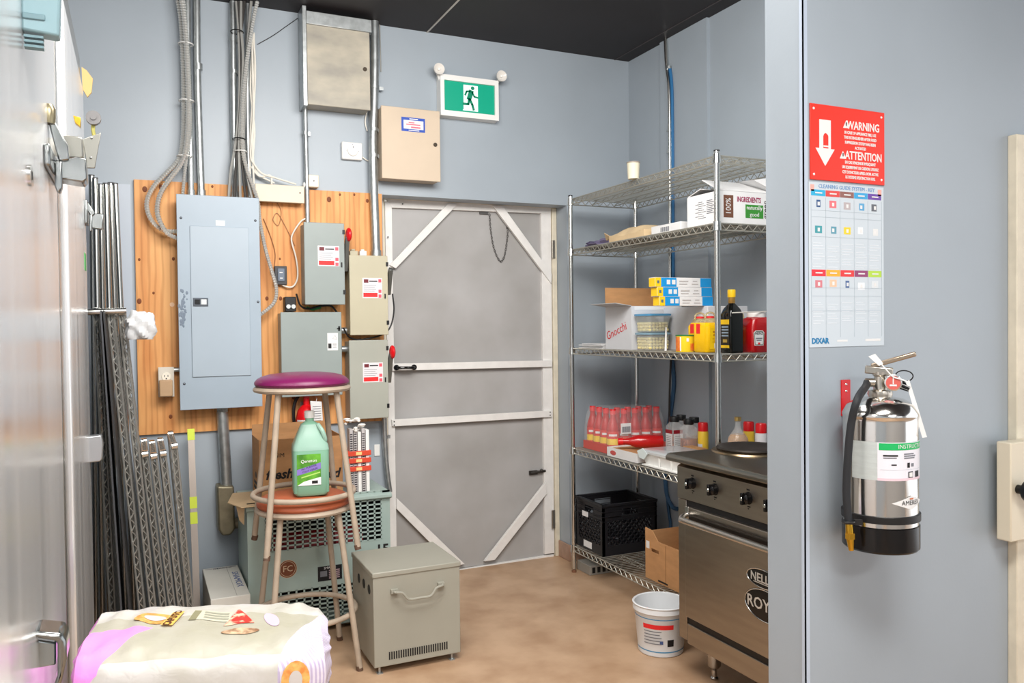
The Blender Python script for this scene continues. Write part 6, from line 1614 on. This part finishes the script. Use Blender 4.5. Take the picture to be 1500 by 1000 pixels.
# chrome end rail over the long shelves
A, B = PY(127,457,3.60), PY(185,455,3.60)
single('chrome_rail', MB().cyl(A, B, .0125, n=14), CHROME, 'short chrome rail lying across tops of the long loose shelves', 'rail')
# dark boards between
for i, (tp_, bt_, lab, m) in enumerate([((150,456),(180,892),'dark flat panel standing between the long loose shelves',mat('panel_dark', (72,74,78), .5, .3)), ((154,456),(192,892),'thin black panel between the long loose shelves',mat('panel_black', (40,40,42), .5))]):
    A = PY(*tp_, 3.66); B = PY(*bt_, 3.66); d = (A-B).normalized(); B = B-d*((B.z-.003)/d.z)
    single('sheet_metal', MB().bar(B, A, .006, .36, up=(0,1,0)), m, lab, 'panel')
# chrome posts
for i, (tp_, bt_) in enumerate([((139,262),(150,892)),((147,271),(160,892)),((155,270),(172,892)),((162,269),(184,892)),((168.5,270),(197,892)),((134,258),(141,892))]):
    Yq = 4.10+.06*(i % 2); A = PY(*tp_, Yq); B = PY(*bt_, Yq); d = (A-B).normalized(); B = B-d*((B.z-.004)/d.z)
    po = thing('loose_post', 'chrome shelving post leaning in the row behind the loose shelves', 'post', tuple(B), group='loose shelving posts')
    part(po, 'tube', MB().cyl(B, A, .0127, n=12), CHROME)
    part(po, 'end_cap', MB().cyl(A, A+d*.006, .0132, n=12), mat('cap_grey', (90,90,92), .5))
# white rag
rg = lump('rag', 'crumpled white rag hanging on the loose wire shelf corner', 'rag', (0,0,0), (.055,.045,.062), mat('rag_white', (196,198,200), .8, bump=.3, bscale=25), 21, n=34, rough=.16)
q = PY(207,497,3.58); rg.location = (q.x, 3.56, q.z); 

# ================================================================== FLOUR BAG
bz0, bh = .583, .17
BM = Matrix.Translation((.146,2.03,bz0)) @ Matrix.Rotation(math.radians(-9),4,'Z')
tbm = thing('low_table', 'low steel table under the flour bag', 'table', M=BM @ Matrix.Translation((0,0,-bz0)))
part(tbm, 'table_top', MB().bb((-.22,-.17,bz0-.03), (.27,.17,bz0-.001)), STEEL, local=True, bev=.003)
for sx in (-1,1):
    for sy in (-1,1): part(tbm, 'leg', MB().cyl((.025+sx*.21,sy*.14,0), (.025+sx*.21,sy*.14,bz0-.03), .018, n=12), STEEL, local=True)
fbg = thing('flour_bag', 'large white paper flour bag with pink end and orange crests', 'flour bag', M=BM)
LX, LY, LZ = .256, .185, bh/2
def bagp(u, a):
    """u -1..1 along the bag, a angle round the section (0 = +y, 90deg = top)"""
    k = 1-abs(u)**7*.12
    kz = 1-abs(u)**6*.16
    e = .55
    c, s = math.cos(a), math.sin(a)
    y = math.copysign(abs(c)**e, c)*LY*k; z = math.copysign(abs(s)**.62, s)*LZ*kz
    wr_ = .003*math.sin(u*13+c*2)*math.sin(a*3+u*2) + .0035*math.sin(u*31+1.3*s)*abs(u)**2 + .003*math.sin(a*9+u*21)*abs(u)
    q = Vector((u*LX*(1-.02*abs(s)), y, z + wr_ + LZ))
    q.z *= 1.08-.22*(u+1)/2
    q.z = max(q.z, .0005)
    return q
bm_ = MB(); NU, NA = 64, 72; vs_ = []; fs = []
for i in range(NU+1):
    u = -1+2*i/NU
    for k in range(NA): vs_.append(bagp(u, 2*math.pi*k/NA))
for i in range(NU):
    for k in range(NA):
        l = (k+1) % NA; fs.append((i*NA+k,i*NA+l,(i+1)*NA+l,(i+1)*NA+k))
for i0, u, sg in ((0,-1,-1),(NU*NA,1,1)):
    prev = list(range(i0, i0+NA)); 
    for sc_, dx in ((.66,.012),(.3,.008)):
        o = len(vs_); c0 = Vector((u*LX,0,LZ))
        for k in range(NA):
            v = vs_[i0+k]; w_ = .006*math.sin(k*.9)*(1-sc_)
            vs_.append(Vector((u*(LX+dx*1.2)+w_, v.y*sc_, LZ+(v.z-LZ)*sc_)))
        for k in range(NA):
            l = (k+1) % NA; fs.append((prev[k],prev[l],o+l,o+k))
        prev = list(range(o, o+NA))
    fs.append(tuple(prev))
bm_.add(vs_, fs)
# bag paper: printed paper, pink end, lilac hatching on the other end
m = bpy.data.materials.new('bag_paper'); m.use_nodes = True; nt = m.node_tree; N, Lk = nt.nodes, nt.links; Bs = N['Principled BSDF']; Bs.inputs['Roughness'].default_value = .42
tc = N.new('ShaderNodeTexCoord'); sep = N.new('ShaderNodeSeparateXYZ'); Lk.new(tc.outputs['Object'], sep.inputs[0])
nz = N.new('ShaderNodeTexNoise'); nz.inputs['Scale'].default_value = 9; nz.inputs['Detail'].default_value = 6; Lk.new(tc.outputs['Object'], nz.inputs['Vector'])
rp = N.new('ShaderNodeValToRGB'); rp.color_ramp.elements[0].color = (*lin((190,187,176)),1); rp.color_ramp.elements[1].color = (*lin((208,205,201)),1); rp.color_ramp.elements[0].position = .35; rp.color_ramp.elements[1].position = .62
Lk.new(nz.outputs['Fac'], rp.inputs[0])
def mth(op, a, b=None):
    n_ = N.new('ShaderNodeMath'); n_.operation = op
    for i_, q_ in enumerate((a, b)):
        if q_ is None: continue
        if isinstance(q_, (int, float)): n_.inputs[i_].default_value = q_
        else: Lk.new(q_, n_.inputs[i_])
    return n_.outputs[0]
def mix(f, a, b):
    n_ = N.new('ShaderNodeMix'); n_.data_type = 'RGBA'; Lk.new(f, n_.inputs[0])
    for sck, q_ in ((6, a), (7, b)):
        if isinstance(q_, tuple): n_.inputs[sck].default_value = (*q_, 1)
        else: Lk.new(q_, n_.inputs[sck])
    return n_.outputs[2]
X_, Y_ = sep.outputs[0], sep.outputs[1]
# olive printed field on the middle of the top
fld = mth('MULTIPLY', mth('GREATER_THAN', Y_, -.165), mth('LESS_THAN', mth('ADD', Y_, mth('MULTIPLY', nz.outputs['Fac'], .05)), .06))
col = mix(mth('MULTIPLY', fld, .55), rp.outputs[0], lin((160,156,128)))
stripe = mth('GREATER_THAN', mth('SINE', mth('MULTIPLY', mth('ADD', mth('MULTIPLY', X_, .75), Y_), 620)), .1)
rend = mth('GREATER_THAN', mth('SUBTRACT', X_, mth('MULTIPLY', Y_, .45)), .235)
col = mix(rend, col, lin((226,218,232)))
col = mix(mth('MULTIPLY', rend, mth('MULTIPLY', stripe, .6)), col, lin((168,150,196)))
lend = mth('MULTIPLY', mth('LESS_THAN', mth('SUBTRACT', X_, mth('MULTIPLY', Y_, .62)), -.10), mth('LESS_THAN', Y_, -.03))
pink = mth('MAXIMUM', mth('MULTIPLY', lend, mth('GREATER_THAN', Y_, -.175)), mth('LESS_THAN', X_, -.255))
col = mix(pink, col, lin((236,150,226)))
lh = mth('MULTIPLY', mth('MULTIPLY', mth('LESS_THAN', X_, -.13), mth('GREATER_THAN', mth('ADD', Y_, mth('MULTIPLY', X_, .35)), .045)), stripe)
col = mix(mth('MULTIPLY', lh, .5), col, lin((190,184,200)))
Lk.new(col, Bs.inputs['Base Color'])
bpn = N.new('ShaderNodeBump'); bpn.inputs['Strength'].default_value = .35; bpn.inputs['Distance'].default_value = .006; nz2 = N.new('ShaderNodeTexNoise'); nz2.inputs['Scale'].default_value = 22; nz2.inputs['Distortion'].default_value = 1.2
Lk.new(tc.outputs['Object'], nz2.inputs['Vector']); Lk.new(nz2.outputs['Fac'], bpn.inputs['Height']); Lk.new(bpn.outputs[0], Bs.inputs['Normal'])
part(fbg, 'bag', bm_, m, local=True)
# prints follow the bag surface: (x, y) on the top -> surface
def on_top(x, y, lift):
    u = max(-.999, min(.999, x/LX)); k = 1-abs(u)**7*.12
    c = max(-1, min(1, y/(LY*k))); a = math.acos(math.copysign(abs(c)**(1/.55), c))
    q = bagp(u, a); return Vector((x, y, q.z + lift))
def on_front(x, z, lift):
    u = x/LX; k = 1-abs(u)**7*.12; kz = 1-abs(u)**6*.16
    s = max(-1, min(1, (z-LZ)/(LZ*kz))); a = math.asin(math.copysign(abs(s)**(1/.62), s)); a = math.pi - a
    q = bagp(u, a); return Vector((x, q.y-lift, z))
def wrap(mb, fn, c, rot, lift, nm, m_, parent):
    cs, sn = math.cos(rot), math.sin(rot)
    for i, v in enumerate(mb.v):
        x, y = v.x*cs - v.y*sn, v.x*sn + v.y*cs
        mb.v[i] = fn(c[0]+x, c[1]+y, lift)
    return part(parent, nm, mb, m_, local=True, smooth=False)
def disc(rx, ry, n=20, rings=4):
    mb = MB(); vs_ = [(0,0,0)]; fs = []
    for r_ in range(1, rings+1):
        for k in range(n): vs_.append((rx*r_/rings*math.cos(2*math.pi*k/n), ry*r_/rings*math.sin(2*math.pi*k/n), 0))
    for k in range(n): fs.append((0,1+k,1+(k+1)%n))
    for r_ in range(1, rings):
        for k in range(n): fs.append((1+(r_-1)*n+k,1+r_*n+k,1+r_*n+(k+1)%n,1+(r_-1)*n+(k+1)%n))
    return mb.add(vs_, fs)
def grid(x0, y0, x1, y1, n=6, skew=0.):
    mb = MB(); vs_ = [(x0+(x1-x0)*i/n+skew*(j/n-.5), y0+(y1-y0)*j/n, 0) for j in range(n+1) for i in range(n+1)]
    return mb.add(vs_, [(j*(n+1)+i,j*(n+1)+i+1,(j+1)*(n+1)+i+1,(j+1)*(n+1)+i) for j in range(n) for i in range(n)])
ORC = mat('crest_orange', (226,142,70), .5, rgb2=(240,190,110), nscale=60); BAN = mat('crest_banner', (240,190,96), .5); BRT = mat('crest_brown', (90,50,24), .5); GRC = mat('crest_grey', (206,200,196), .5)
def crest(fn, c, rot, s_):
    wrap(disc(.036*s_,.050*s_), fn, c, rot, .0022, 'crest_ring', ORC, fbg)
    wrap(disc(.017*s_,.026*s_), fn, c, rot, .0034, 'crest_field', GRC, fbg)
    cs, sn = math.cos(rot), math.sin(rot); off = (c[0]+.042*s_*sn, c[1]-.042*s_*cs)
    wrap(grid(-.046*s_,-.014*s_,.046*s_,.014*s_,8), fn, off, rot, .0046, 'crest_banner', BAN, fbg)
    wrap(textmb('CAPUTO', .025*s_, Matrix.Identity(4), ext=0., bold=.0008), fn, off, rot, .0060, 'lettering', BRT, fbg)
BI = BM.inverted()
def tp2(px, py):
    q = BI @ PZ(px, py, bz0+bh-.012); return (q.x, q.y)
crest(on_top, tp2(228,916), math.radians(78), .95)
crest(on_front, (.19,.075), 0, .85)
# panel print, pizza slice, pink mark
c0 = tp2(310,906); wrap(grid(-.045,-.034,.045,.034,8), on_top, c0, math.radians(-8), .0012, 'text_panel', mat('print_olive', (206,202,180), .5), fbg)
wrap(grid(-.008,-.034,.008,.034,4), on_top, (c0[0]-.036,c0[1]), math.radians(-8), .0018, 'olive_block', mat('print_olive2', (140,136,104), .5), fbg)
for k in range(3): wrap(grid(-.028,-.005,.028,.005,4), on_top, (c0[0]+.012,c0[1]+.018-.018*k), math.radians(-8), .0018, 'text_line', mat('print_olive3', (160,160,142), .5), fbg)
c0 = tp2(350,905)
wrap(MB().add([(x*(.55-y/.11),y,0) for y in (-.05,-.025,0,.025,.052) for x in (-.034,-.017,0,.017,.034)], [(j*5+i,j*5+i+1,(j+1)*5+i+1,(j+1)*5+i) for j in range(4) for i in range(4)]), on_top, c0, .05, .0014, 'pizza_slice_print', mat('print_pizza', (206,50,40), .5, rgb2=(236,200,170), nscale=45, nlo=.38, nhi=.5), fbg)
wrap(disc(.042,.016), on_top, tp2(352,925), .0, .0020, 'crust_print', mat('print_crust', (226,196,160), .5, rgb2=(140,100,70), nscale=60), fbg)
wrap(disc(.015,.05), on_top, tp2(398,905), .2, .0012, 'pink_mark', mat('print_lilac', (222,190,222), .5), fbg)
